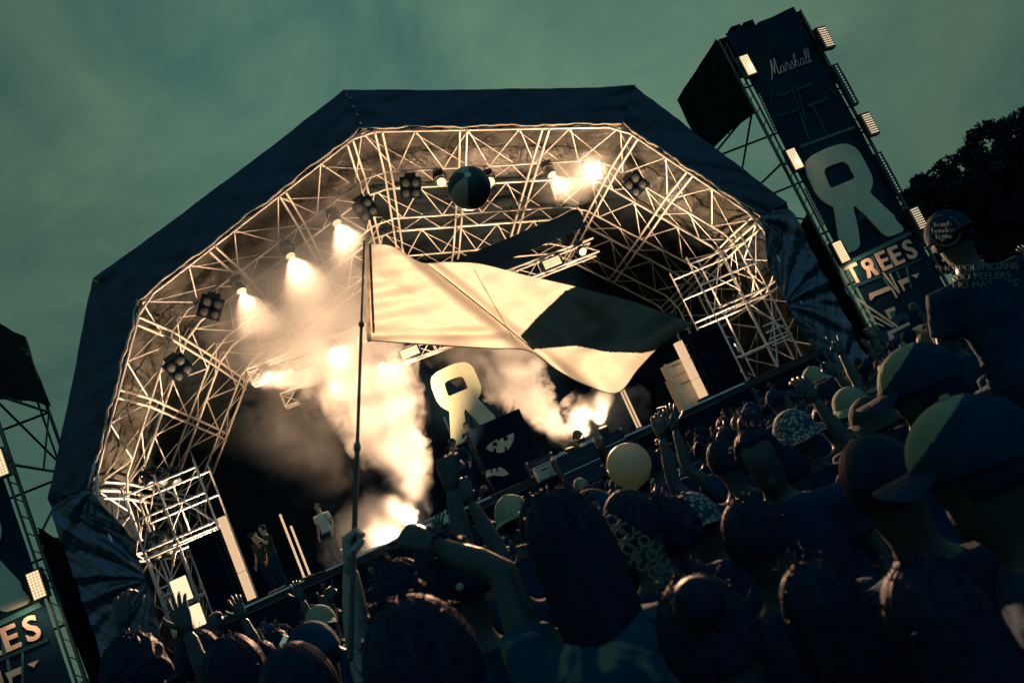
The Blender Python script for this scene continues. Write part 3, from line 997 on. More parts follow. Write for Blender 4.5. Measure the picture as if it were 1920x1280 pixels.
def blinder(px, py, Y, label, lit=None, k=.30, rot=0, energy=0):
    """four-cell audience blinder"""
    p = atY(px, py, Y)
    t = empty('blinder', p)
    tag(t, label, 'stage light', 'four-cell blinders on the roof lattice')
    d = (Vector((-3, -20, 2)) - p).normalized()
    side = d.cross(Vector((0, 0, 1))).normalized()
    upv = side.cross(d)
    M = Matrix((side, d, upv)).transposed() @ Matrix.Rotation(rot, 3, 'Y')
    m = MB(); m.box(p + M @ Vector((0, -.13, 0)), (k * 2.25, .2, k * 2.25), M); m.build('housing', 'fixture_black', t, smooth=False)
    m = MB()
    m.box(p + M @ Vector((0, -.12, k * 1.35)), (k * 1.2, .1, .12), M); m.build('bracket', 'dull_steel', t, smooth=False)
    for i in (-1, 1):
        for j in (-1, 1):
            c = p + M @ Vector((i * k * .53, 0, j * k * .53))
            m = MB(); m.lathe(c - d * .04, [(k * .46, 0), (k * .47, .06), (k * .40, .065)], d, 16); cell = m.build('cell', 'fixture_black' if not lit else lit, t)
            m = MB(); m.lathe(c, [(k * .38, .02), (k * .3, .035), (k * .1, .045)], d, 16); m.build('lens', lit or 'lens_off', cell)
    if energy:
        light('lamp_beam', 'SPOT', p + d * .15, energy, p + d * 5, 140, .9, .2, parent=t)
blinder(395, 577, 1.3, 'unlit four-cell blinder at the left shoulder of the roof', rot=R(-35))
blinder(336, 690, 1.2, 'unlit four-cell blinder low on the slanted left lattice', rot=R(20))
blinder(298, 1025, .6, 'unlit four-cell blinder at the foot of the left wall lattice', rot=R(5))
blinder(686, 392, 1.3, 'unlit four-cell blinder just below the apex beside the glowing haze', rot=R(12))
blinder(770, 352, 1.3, 'unlit four-cell blinder between the apex and the beach ball', rot=R(-22))
blinder(1192, 346, 1.3, 'unlit four-cell blinder past the right shoulder of the roof', rot=R(20))
blinder(1112, 320, 1.4, 'glowing four-cell blinder in a halo of haze under the roof', 'lens_warm', rot=R(-22), energy=900)
for px, py, Y, lit, lb in ((568, 678, 3.3, 'dots', 'lamp grid on the long truss nearest its hazy end'), (578, 740, 5.5, 'off', 'pale lamp grid on the shorter truss in smoke'),
                      (768, 660, 4.4, 'full', 'bright white flood hung below the flag hem'), (1035, 492, 3.2, 'full', 'bright white flood near the end of the long truss')):
    p = atY(px, py, Y)
    lamp_panel('truss_flood', p, .62, .30, 3, 8, lit, lb, None, energy=200 if lit == 'full' else 0, beam=130, aim=p + Vector((0, -4, -2.5)))

# ------------------------------------------------------------------ things on stage
sg = empty('logo_sign', atY(868, 812, 4.25))
tag(sg, 'large pale rounded R-shaped sign standing at mid stage', 'sign')
lg = r_logo('sign_face', atY(868, 760, 4.25).x, 4.25, atY(853, 838, 4.25).z, atY(843, 686, 4.25).z - atY(853, 838, 4.25).z, 'sign_white', sg, .10)
for q in (-.35, .45):
    bar('sign_leg', (sg.location.x + q, 4.40, DECK), (sg.location.x + q, 4.40, DECK + 3.0), .04, 'dark_steel', sg)

# drum riser faced with a black cloth carrying a cut pale emblem
rz = empty('drum_riser', (0, 2.4, DECK))
ra_, rb_ = atY(878, 806, 2.2), atY(976, 772, 2.2)
tag(rz, 'tall black cloth-faced riser with a cut pale emblem on its front', 'riser')
m = MB(); m.box(((ra_.x + rb_.x) / 2, 2.65, (DECK + ra_.z) / 2), (rb_.x - ra_.x, .9, ra_.z - DECK)); m.build('riser_body', 'black_drape', rz, smooth=False)
m = MB(); m.box(((ra_.x + rb_.x) / 2 - .2, 3.62, DECK + .35), (rb_.x - ra_.x + .5, 1.0, .70)); m.build('rear_platform', 'black_drape', rz, smooth=False)
Z5 = lambda L: [(780 + x * .18277, 660 + y * .18277) for x, y in L]
EMB = [[(720, 985), (735, 955), (780, 920), (830, 893), (850, 908), (862, 905), (866, 886), (890, 876), (905, 892), (920, 890), (915, 866), (960, 845), (998, 828), (1006, 850), (1000, 900), (975, 955), (955, 985), (935, 1004),
        (928, 965), (905, 975), (912, 1015), (880, 1030), (826, 1030), (820, 985), (790, 990), (795, 1022), (760, 1015)],
       [(712, 1238), (725, 1212), (760, 1200), (770, 1240), (785, 1238), (778, 1198), (815, 1190), (830, 1232), (842, 1228), (835, 1186), (870, 1178), (910, 1205), (956, 1250), (890, 1272), (800, 1262), (725, 1282)]]
for e in EMB:
    slab('emblem', to_plane(Z5(e), 2.18), .02, 'banner_pale', rz)
for px, py in ((948, 822), (928, 832)):
    p = atY(px, py, 2.15); m = MB(); m.box(p, (.13, .012, .11)); m.build('emblem_window', 'black_drape', rz, smooth=False)

def simple_case(name, px, py, Y, dims, mat, label, cat, group=None, rotz=0.0, on=None):
    """a flight case / speaker box: body with corner caps and a handle"""
    p = atY(px, py, Y)
    z = on if on is not None else p.z - dims[2] / 2
    t = empty(name, (p.x, Y, z), rotz)
    tag(t, label, cat, group)
    m = MB(); m.box((0, 0, dims[2] / 2), dims); b = m.build('body', mat, t, smooth=False, local=True)
    m = MB()
    for sx in (-1, 1):
        for sz in (0, 1):
            m.box((sx * dims[0] / 2, -dims[1] / 2, sz * dims[2]), (.06, .05, .06))
    m.build('corner_caps', 'aluminium', t, smooth=False, local=True)['kind'] = 'stuff'
    m = MB(); m.box((0, -dims[1] / 2 - .012, dims[2] * .72), (dims[0] * .4, .024, .035)); m.build('handle', 'dull_steel', t, smooth=False, local=True)
    m = MB(); m.box((0, -dims[1] / 2 - .008, dims[2] * .5), (dims[0] * .94, .016, .02)); m.build('seam_strip', 'aluminium', t, smooth=False, local=True)
    return t
gcase = 'pale cases along the stage front'
simple_case('equipment_case', 1032, 858, .3, (.55, .5, .30), 'case_pale', 'low pale case on the stage edge next to the riser', 'case', None, on=DECK)
simple_case('equipment_case', 1020, 885, -.6, (.5, .4, .34), 'case_pale', 'pale case stepped below the stage edge beside the riser', 'case', None)
simple_case('equipment_case', 1048, 862, -.6, (.34, .4, .28), 'case_pale', 'smaller pale case below the smoke jet', 'case', None)
simple_case('equipment_case', 1075, 838, .2, (.62, .4, .22), 'case_pale', 'flat pale case under the smoke jet', 'case', None, on=DECK)
simple_case('equipment_case', 1098, 826, .5, (.36, .4, .30), 'case_pale', 'pale case with a lamp past the smoke jet', 'case', None, on=DECK)
simple_case('subwoofer', 1085, 876, -1.1, (1.15, .9, .95), 'case_dark', 'wide black loudspeaker box below the stage edge', 'loudspeaker')
simple_case('subwoofer', 1148, 832, -.7, (.62, .7, .58), 'case_dark', 'smaller black loudspeaker box near the balloon', 'loudspeaker')
simple_case('stage_monitor', 1018, 882, 0.0, (.75, .5, .42), 'case_dark', 'black wedge monitor with a thin bright outline in front of the riser', 'monitor', on=DECK)
simple_case('equipment_case', 1272, 708, .5, (.62, .5, .42), 'case_pale', 'pale rack stacked on the tall white case by the right white pillar', 'case', on=DECK + 1.0)
simple_case('equipment_case', 1290, 742, .5, (.75, .6, .98), 'case_pale', 'tall white case next to the right white pillar', 'case', on=DECK)
simple_case('equipment_case', 800, 985, -.55, (1.2, .4, .30), 'case_pale', 'long pale case under the stage edge beside the fist', 'case')
# smoke jets
def jet(px, py, Y, label, energy, aim):
    p = atY(px, py, Y)
    t = empty('smoke_jet', (p.x, Y, DECK)); tag(t, label, 'smoke machine')
    m = MB(); m.box((p.x, Y, DECK + .08), (.3, .3, .16)); m.build('body', 'fixture_black', t, smooth=False)
    m = MB(); m.lathe((p.x, Y, DECK + .16), [(.05, 0), (.06, .1), (.09, .2)], (-.3, 0, 1), 12); m.build('nozzle', 'dull_steel', t)
    light('plume_fill', 'SPOT', (p.x, Y - .05, DECK + .12), energy, aim, 48, .8, .12, parent=t)  # light added at the jet to brighten its plume
    return p
j1 = jet(800, 958, 2.6, 'small black smoke jet at the foot of the larger plume', 5000, atY(600, 560, 4.6))
j2 = jet(1062, 832, 4.6, 'small black smoke jet firing the plume beside the riser', 3500, atY(880, 610, 6.2))
moving_head(1082, 815, 1.1, None, 'small unlit lamp standing on the stage beside the smoke jet', None, .14, up=False)
moving_head(757, 958, .9, 'lens_warm', 'small lamp standing on the stage edge behind the fist', None, .14, up=False)

def column(px0, py0, px1, py1, Y, w, label, segs):  # white pillars; their brightness is put in as a glow
    a, b = atY(px1, py1, Y), atY(px0, py0, Y)
    t = empty('glow_pillar', (a.x, Y, DECK)); tag(t, label, 'pillar')
    h = b.z - DECK
    for i in range(segs):
        m = MB(); m.box((a.x, Y, DECK + .08 + (h - .08) * (i + .5) / segs), (w, w, (h - .08) / segs - .02)); m.build('segment', 'column_glow', t, smooth=False)
    m = MB(); m.box((a.x, Y, DECK + .04), (w * 1.5, w * 1.5, .08)); m.build('base', 'fixture_black', t, smooth=False)
column(416, 968, 476, 1132, -.1, .20, 'white pillar with added glow at the left end of the stage front', 3)
column(1260, 645, 1326, 757, -.1, .22, 'white pillar with added glow at the right end of the stage front', 3)
def glow_upright(px0, py0, px1, py1, Y, label):
    a, b = atY(px1, py1, Y), atY(px0, py0, Y)
    t = empty('glow_tube', (a.x, Y, DECK)); tag(t, label, 'lamp tube')
    bar('tube', (a.x, Y, DECK + .05), (a.x, Y, b.z), .032, 'column_glow', t)
    m = MB(); m.lathe((a.x, Y, DECK), [(.14, 0), (.14, .03), (.04, .06)], (0, 0, 1), 12); m.build('foot', 'fixture_black', t)
glow_upright(526, 963, 566, 1070, .4, 'taller thin upright lamp tube beside the stage crew')
glow_upright(546, 985, 570, 1049, 1.6, 'shorter thin upright lamp tube beside the stage crew')
glow_upright(1168, 716, 1207, 812, .2, 'taller thin pale post with added glow near the balloon')  # this and the next are pale scaffold posts with a glow put in
glow_upright(1158, 722, 1182, 772, 1.4, 'shorter thin pale post with added glow near the balloon')
# side hangings of the wings
def wing_drape(px, py, px2, py2, Y, label):
    a, b = atY(px, py, Y), atY(px2, py2, Y)
    m = MB()
    m.grid(lambda u, v: Vector((a.x + (b.x - a.x) * u, Y + .05 * math.sin(u * 40) + .02 * noise1(u * 17, 1), DECK + .02 + (a.z - DECK) * v)), 60, 4)
    tag(m.build('wing_curtain', 'black_drape'), label, 'curtain')
wing_drape(352, 1018, 466, 1130, .1, 'black curtain beside the left white pillar')
wing_drape(1282, 632, 1400, 716, .1, 'black curtain beside the right white pillar')
# lit panels at the left wing
for px, py, w, h, lb in ((340, 1105, .42, .62, 'upper glowing square panel at the left wing'), (362, 1160, .55, .66, 'lower glowing square panel at the left wing')):
    p = atY(px, py, -.05)
    t = empty('glow_panel', p); tag(t, lb, 'light panel')
    m = MB(); m.box(p, (w, .03, h)); m.build('panel', 'panel_glow', t, smooth=False)
    m = MB(); m.box(p + Vector((0, .05, 0)), (w + .06, .06, h + .06)); m.build('frame', 'fixture_black', t, smooth=False)
# scaffold bays in both wings
for sx in (-1, 1):
    t = empty('wing_scaffold', (sx * 9.2, .6, DECK)); tag(t, 'tube scaffold bay of the %s wing with lamps and cables' % ('left' if sx < 0 else 'right'), 'scaffold')
    for y in (.5, 2.2):
        for x in (7.9, 9.0, 9.9):
            bar('standard', (sx * x, y, DECK), (sx * x, y, 6.6), .03, 'aluminium', t)
        for z in (3.1, 4.55, 4.75, 5.6, 6.35):
            bar('ledger', (sx * 7.9, y - .05, z), (sx * 9.93, y - .05, z), .03, 'aluminium', t)
    for x0, z0, x1, z1 in ((7.9, 4.7, 9.0, 6.4), (9.9, 4.7, 9.0, 6.4), (9.0, 2.4, 9.9, 4.6), (9.0, 4.6, 9.9, 3.1), (7.9, 6.3, 9.0, 5.0)):
        bar('diagonal', (sx * x0, .42, z0), (sx * x1, .42, z1), .02, 'aluminium', t)
    for i in range(4):
        z = 3.0 + i * .22
        bar('shelf_bar', (sx * 9.1, .35, z), (sx * 9.8, .35, z), .025, 'aluminium', t)
    # hanging cables
    for i in range(6):
        x = 8.0 + i * .33
        m = MB()
        pts = [Vector((sx * (x + .35 * q), .4 - .05 * i, 4.7 + i * .25 - .35 * math.sin(math.pi * q) * (1 + .3 * i))) for q in [j / 10 for j in range(11)]]
        m.tube(pts, .012, 5); m.build('cable', 'dull_steel', t)

# floor washes at the front of the stage (they light the lattice, the smoke and the front rows)
wash = [(728, 1018, .35, 3000, 'blinding floor lamp at the stage front next to the raised fist', (-3.2, -8, 4.5), 110),
        (1130, 800, 3.4, 1500, 'lit floor lamp hidden in glowing smoke past the smoke jet', (4.0, 2.0, 10), 100)]
for px, py, Y, en, lb, aim, bm_ in wash:
    moving_head(px, py, Y, 'lens_lit', lb, None, .17, en, aim=aim, beam=bm_, up=False)
for px, py, Y, en, lb, aim, bm_ in ((775, 990, .3, 7600, 'added floor lamp on the stage edge aimed up the larger smoke plume', atY(690, 760, 3.6), 75),  # floor lamps added to brighten the two smoke plumes
                                  (905, 915, .3, 5600, 'lit floor lamp at the singer\'s feet aimed into the larger plume', atY(650, 690, 4.2), 60),
                                  (1108, 830, 2.6, 6000, 'added floor lamp past the pale cases aimed up the smaller plume', atY(985, 700, 5.4), 70)):
    moving_head(px, py, Y, 'lens_lit', lb, None, .13, en, aim=aim, beam=bm_, up=False)
for i, x in enumerate((-8.2, -5.2, -1.0, 2.2, 5.4, 8.4)):  # uplights added to brighten the lattice and the lining
    p = Vector((x, 1.6, DECK + .35))
    px, py, _ = topix(p)
    moving_head(px, py, 1.6, 'lens_lit', 'added upturned floor lamp standing on the deck ' + ('in the left wing', 'beside the lamp tubes', 'behind the singer', 'beyond the riser', 'near the tall white case', 'in the right wing')[i], None, .15, (4800, 3400, 2200, 2700, 4600, 3200)[i], aim=((-9.7, .7, 8.3), (-5.0, .8, 12), (-.6, 1.0, 13), (3.2, .8, 12.6), (6.6, .7, 11.4), (9.4, .7, 8.8))[i], beam=(70, 75, 80, 80, 70, 70)[i], up=False)

# ------------------------------------------------------------------ smoke
def smoke_mat(name, L, r0, r1, dens, nscale, contrast, power=1.0, top_fade=.35, blob=False):
    m = new_mat(name)
    nt = m.node_tree
    N, K = nt.nodes, nt.links
    N.clear()
    out = N.new('ShaderNodeOutputMaterial')
    vol = N.new('ShaderNodeVolumePrincipled')
    vol.inputs['Color'].default_value = (0.90, 0.96, 0.94, 1)
    vol.inputs['Anisotropy'].default_value = 0.1
    tc = N.new('ShaderNodeTexCoord')
    sep = N.new('ShaderNodeSeparateXYZ')
    K.new(tc.outputs['Object'], sep.inputs[0])
    def math_(op, a, b=None, clamp=False):
        q = N.new('ShaderNodeMath'); q.operation = op; q.use_clamp = clamp
        for i, x in enumerate((a, b)):
            if x is None: continue
            if isinstance(x, (int, float)): q.inputs[i].default_value = x
            else: K.new(x, q.inputs[i])
        return q.outputs[0]
    nz = N.new('ShaderNodeTexNoise')
    nz.inputs['Scale'].default_value = nscale
    nz.inputs['Detail'].default_value = 5
    nz.inputs['Roughness'].default_value = 0.66
    nz.inputs['Distortion'].default_value = 0.5
    K.new(tc.outputs['Object'], nz.inputs['Vector'])
    x, y, z = sep.outputs
    if blob:    # an ellipsoid given by unit object space
        ln = N.new('ShaderNodeVectorMath'); ln.operation = 'LENGTH'
        K.new(tc.outputs['Object'], ln.inputs[0])
        d = math_('SUBTRACT', 1.0, ln.outputs['Value'])
    else:
        r = math_('SQRT', math_('ADD', math_('MULTIPLY', x, x), math_('MULTIPLY', y, y)))
        t = math_('DIVIDE', z, L)
        R_ = math_('ADD', r0, math_('MULTIPLY', t, r1 - r0))
        d = math_('SUBTRACT', 1.0, math_('DIVIDE', r, R_))
    e = math_('ADD', d, math_('MULTIPLY', math_('SUBTRACT', nz.outputs['Fac'], 0.56), contrast))
    e = math_('MULTIPLY', e, 3.2, clamp=True)
    e = math_('POWER', e, power)
    if not blob:
        f1 = math_('MULTIPLY', math_('SUBTRACT', 1.0, t), 1.0 / top_fade, clamp=True)
        thin = math_('DIVIDE', r0 * 3.0, math_('ADD', R_, r0 * 2.0))
        e = math_('MULTIPLY', math_('MULTIPLY', e, f1), thin)
    K.new(math_('MULTIPLY', e, dens), vol.inputs['Density'])
    K.new(vol.outputs['Volume'], out.inputs['Volume'])
    return m
def plume(name, a, b, r0, r1, dens, nscale, contrast, label, top_fade=.35):
    a, b = Vector(a), Vector(b)
    L = (b - a).length
    smoke_mat(name, L, r0, r1, dens, nscale, contrast, top_fade=top_fade)
    m = MB(); m.tube([(0, 0, .0), (0, 0, L)], [r0 * 1.05, r1 * 1.05], 20)
    me = m.mesh('smoke')
    o = link('smoke', me, name)
    o.matrix_world = Matrix.Translation(a) @ (b - a).to_track_quat('Z', 'Y').to_matrix().to_4x4()
    tag(o, label, 'smoke', kind='stuff')
    return o
def cloud(name, c, rad, dens, nscale, contrast, label):
    smoke_mat(name, 1, 1, 1, dens, nscale, contrast, blob=True)
    bm = bmesh.new(); bmesh.ops.create_icosphere(bm, subdivisions=2, radius=1.03)
    me = bpy.data.meshes.new('smoke'); bm.to_mesh(me); bm.free()
    o = link('smoke', me, name)
    o.matrix_world = Matrix.LocRotScale(c, None, rad)
    tag(o, label, 'smoke', kind='stuff')
    return o
plume('smoke_big', atY(802, 962, 2.6), atY(590, 540, 4.8), .38, 3.5, 2.8, .95, 2.9, 'large bright smoke plume rising from the stage front', .5)
plume('smoke_small', atY(1064, 832, 4.6), atY(880, 600, 6.4), .24, 2.4, 3.0, 1.1, 2.9, 'smaller bright smoke plume rising beside the riser', .4)
cloud('smoke_roof', atY(550, 555, 2.0), (3.2, 1.8, 3.0), .8, 1.3, 2.3, 'thin smoke drifting under the sloping roof')
cloud('smoke_floor', atY(1125, 785, 4.2), (2.0, 1.4, 1.3), .55, 1.7, 2.6, 'glowing smoke lying on the stage beyond the riser')
cloud('smoke_front', atY(700, 1000, .2), (1.7, .9, 1.3), 1.0, 1.4, 1.7, 'glowing smoke lying at the stage front behind the fist')
cloud('smoke_stage', atY(600, 760, 5.0), (3.8, 2.4, 3.6), .11, 1.9, 3.4, 'patchy haze filling the middle of the stage')
cloud('smoke_blinder', atY(1090, 325, 1.3), (1.9, 1.0, 1.0), .34, 1.6, 1.2, 'thin haze around the glowing roof blinder')
cloud('smoke_apex', atY(632, 425, 1.4), (1.1, .9, 1.2), .5, 1.6, 1.2, 'thin haze ball around the lamp below the apex')

# ------------------------------------------------------------------ people
def remeshed(mb, voxel, iters=4):
    ob = bpy.data.objects.new('tmp', mb.mesh('tmp'))
    col.objects.link(ob)
    md = ob.modifiers.new('r', 'REMESH'); md.mode = 'VOXEL'; md.voxel_size = voxel
    if iters:
        sm = ob.modifiers.new('s', 'SMOOTH'); sm.factor = .5; sm.iterations = iters
    dg = bpy.context.evaluated_depsgraph_get()
    me = bpy.data.meshes.new_from_object(ob.evaluated_get(dg))
    bpy.data.objects.remove(ob)
    v = np.empty(len(me.vertices) * 3); me.vertices.foreach_get('co', v)
    f = [tuple(p.vertices) for p in me.polygons]
    bpy.data.meshes.remove(me)
    out = MB(); out.add(v.reshape(-1, 3).tolist(), f)
    return out
def hand(mb, wrist, d, pn, kind='open', k=1.0, thumb=1):
    """palm with four fingers and a thumb; d = pointing direction, pn = direction the palm faces"""
    w = Vector(wrist); d = Vector(d).normalized()
    pn = Vector(pn); pn = (pn - d * pn.dot(d)).normalized()
    a = d.cross(pn) * thumb            # towards the thumb side
    mb.tube([w - d * .02 * k, w + d * .02 * k, w + d * .06 * k, w + d * .095 * k], [(.026 * k, .020 * k), (.034 * k, .018 * k), (.042 * k, .016 * k), (.038 * k, .012 * k)], 8, ref=a)
    lens = (.076, .086, .080, .062)
    for i in range(4):
        off = (.029 - .0195 * i) * k
        b = w + d * (.088 - .004 * abs(i - 1)) * k + a * off
        L = lens[i] * k
        curl = {'open': .18, 'fist': 1.0, 'horns': (0.0, 1.0, 1.0, 0.0)[i], 'point': (0.0, 1.0, 1.0, 1.0)[i], 'flat': .05, 'claw': .5}[kind]
        spread = a * ((1.5 - i) * .16 * (1 - curl))
        pts = [b - d * .012 * k]
        ang, p = curl * 1.0, b
        for seg in (.45, .32, .26):
            dir_ = (d * math.cos(ang) + pn * math.sin(ang) + spread * .8).normalized()
            pts.append(p); p = p + dir_ * L * seg * (1.0 if curl < .8 else .95); ang += curl * 1.35
        pts.append(p)
        mb.tube(pts, [.0098 * k, .0098 * k, .0092 * k, .0085 * k, .0065 * k], 6)
    tb = w + d * .028 * k + a * .030 * k
    if kind in ('fist', 'horns', 'point'):
        pts = [tb, tb + (a * .018 + d * .022 + pn * .014) * k, tb + (a * .006 + d * .042 + pn * .038) * k, tb + (a * -.022 + d * .046 + pn * .046) * k]
    else:
        pts = [tb, tb + (a * .026 + d * .018 + pn * .006) * k, tb + (a * .046 + d * .042 + pn * .010) * k, tb + (a * .056 + d * .066 + pn * .012) * k]
    mb.tube(pts, [.014 * k, .0125 * k, .011 * k, .008 * k], 6)
SH = 1.42
def arm_pts(side, el, wr):
    s = Vector((.185 * side, -.005, SH))
    return [Vector((.11 * side, 0, SH - .02)), s, s.lerp(Vector(el), .5), Vector(el), Vector(el).lerp(Vector(wr), .35), Vector(wr)]
POSES = {   # (elbow, wrist, hand kind, palm normal) right then left; local: facing +Y, z up, metres at 1.75 m height
    'relaxed': (((.25, -.03, 1.13), (.24, .10, .90), 'open', (-1, 0, 0)), ((-.25, -.03, 1.13), (-.24, .10, .90), 'open', (1, 0, 0))),
    'fist_up': (((.30, .06, 1.66), (.24, .12, 1.93), 'fist', (0, 1, 0)), ((-.25, -.03, 1.13), (-.22, .12, .92), 'open', (1, 0, 0))),
    'open_up': (((.25, -.03, 1.13), (.22, .12, .92), 'open', (-1, 0, 0)), ((-.30, .05, 1.66), (-.30, .10, 1.94), 'open', (0, 1, 0))),
    'both_up': (((.34, .03, 1.62), (.30, .10, 1.90), 'open', (0, 1, 0)), ((-.34, .05, 1.63), (-.27, .12, 1.90), 'open', (0, 1, 0))),
    'horns_up': (((.28, .08, 1.67), (.30, .16, 1.94), 'horns', (0, 1, 0)), ((-.25, -.03, 1.13), (-.22, .12, .92), 'open', (1, 0, 0))),
    'point_up': (((.25, -.03, 1.13), (.22, .12, .92), 'open', (-1, 0, 0)), ((-.27, .16, 1.60), (-.18, .34, 1.80), 'point', (0, 0, -1))),
    'clap': (((.28, .12, 1.22), (.06, .33, 1.42), 'flat', (-1, 0, 0)), ((-.28, .12, 1.22), (-.03, .33, 1.42), 'flat', (1, 0, 0))),
    'hold_mic': (((.30, .10, 1.20), (.07, .20, 1.50), 'fist', (-1, 0, 0)), ((-.30, -.02, 1.16), (-.30, .16, 1.0), 'open', (1, 0, 0))),
    'camera': (((.26, .14, 1.24), (.08, .26, 1.56), 'claw', (-1, 0, 0)), ((-.26, .14, 1.24), (-.08, .26, 1.54), 'claw', (1, 0, 0))),
    'legs_wide': (((.26, -.03, 1.13), (.26, .08, .9), 'open', (-1, 0, 0)), ((-.26, -.03, 1.13), (-.26, .08, .9), 'open', (1, 0, 0))),
    'on_shoulders': (((.27, .05, 1.15), (.20, .28, 1.05), 'open', (-1, 0, 0)), ((-.27, .06, 1.15), (-.18, .28, 1.08), 'open', (1, 0, 0))),
}
def leg_pts(side, pose):
    if pose == 'on_shoulders':
        return [Vector((.10 * side, 0, .90)), Vector((.15 * side, .20, .86)), Vector((.16 * side, .42, .80)), Vector((.15 * side, .44, .58)), Vector((.14 * side, .40, .36)), Vector((.14 * side, .52, .31))]
    sp = .06 if pose == 'legs_wide' else 0
    return [Vector((.09 * side, 0, .90)), Vector((.095 * side + sp * side * .5, .005, .70)), Vector((.10 * side + sp * side, .015, .49)), Vector((.10 * side + sp * side * 1.4, -.01, .28)), Vector((.10 * side + sp * side * 1.8, -.02, .08)), Vector((.11 * side + sp * side * 2, .15, .035))]
def torso(mb, g=0.0, z0=.84, neck=True, female=False):
    rows = [(.84, .150, .105), (.92, .168, .115), (1.0, .158, .108), (1.10, .142, .100), (1.20, .150, .105), (1.31, .174, .115), (1.39, .178, .105), (1.44, .150, .088), (1.475, .095, .070)]
    if neck:
        rows += [(1.51, .056, .058), (1.58, .054, .058)]
    rows = [r_ for r_ in rows if r_[0] >= z0]
    mb.tube([(0, -.01 if z > 1.25 else 0, z) for z, _, _ in rows], [(a + g, b + g) for _, a, b in rows], 16, ref=(1, 0, 0))
def body_mesh(arms, pose='relaxed', fine=False):
    m = MB()
    torso(m)
    m.tube([(0, .012, z) for z in (1.515, 1.55, 1.585, 1.63, 1.68, 1.725, 1.758, 1.775)], [(.046, .055), (.058, .076), (.066, .088), (.073, .096), (.077, .100), (.071, .092), (.050, .064), (.012, .016)], 14, ref=(1, 0, 0))
    m.tube([(0, .095, 1.675), (0, .118, 1.648), (0, .110, 1.632)], [.010, .017, .012], 6)          # nose
    m.tube([(0, .088, 1.552), (0, .102, 1.562), (0, .096, 1.575)], [.016, .018, .012], 6)          # chin
    for s in (-1, 1):
        m.tube([(.070 * s, .005, 1.628), (.084 * s, -.002, 1.650), (.088 * s, -.008, 1.672), (.078 * s, 0, 1.684)], [(.010), .013, .014, .008], 6)   # ears
    for side, (el, wr, hk, pn) in zip((1, -1), arms):
        m.tube(arm_pts(side, el, wr), [.06, .062, .048, .041, .042, .026], 10)
        L = leg_pts(side, pose)
        m.tube(L, [.085, .080, .056, .052, .036, .036], 10)
    b = remeshed(m, .016 if fine else .021, 3)
    for side, (el, wr, hk, pn) in zip((1, -1), arms):
        hand(b, wr, (Vector(wr) - Vector(el)).normalized(), pn, hk, 1.0, side if True else 1)
    return b.mesh('person')
def shirt_mesh(arms, sleeve=.62, hem=.88):
    m = MB()
    torso(m, .016, hem, False)
    m.tube([(0, -.01, 1.44), (0, -.01, 1.485)], [(.115, .090), (.078, .072)], 14, ref=(1, 0, 0))
    for side, (el, wr, hk, pn) in zip((1, -1), arms):
        P = arm_pts(side, el, wr)
        if sleeve < 1:
            m.tube([P[0], P[1], P[1].lerp(P[3], sleeve)], [.078, .080, .070], 10)
        else:
            m.tube(P[:5] + [P[4].lerp(P[5], .85)], [.078, .080, .066, .058, .052, .040], 10)
    return remeshed(m, .021, 2).mesh('shirt')
def trousers_mesh(pose):
    m = MB()
    m.tube([(0, 0, .80), (0, 0, .90), (0, 0, .97)], [(.14, .12), (.178, .126), (.168, .118)], 14, ref=(1, 0, 0))
    for s in (-1, 1):
        L = leg_pts(s, pose)
        m.tube(L[:5], [.098, .092, .070, .066, .062], 10)
    return remeshed(m, .024, 2).mesh('trousers')
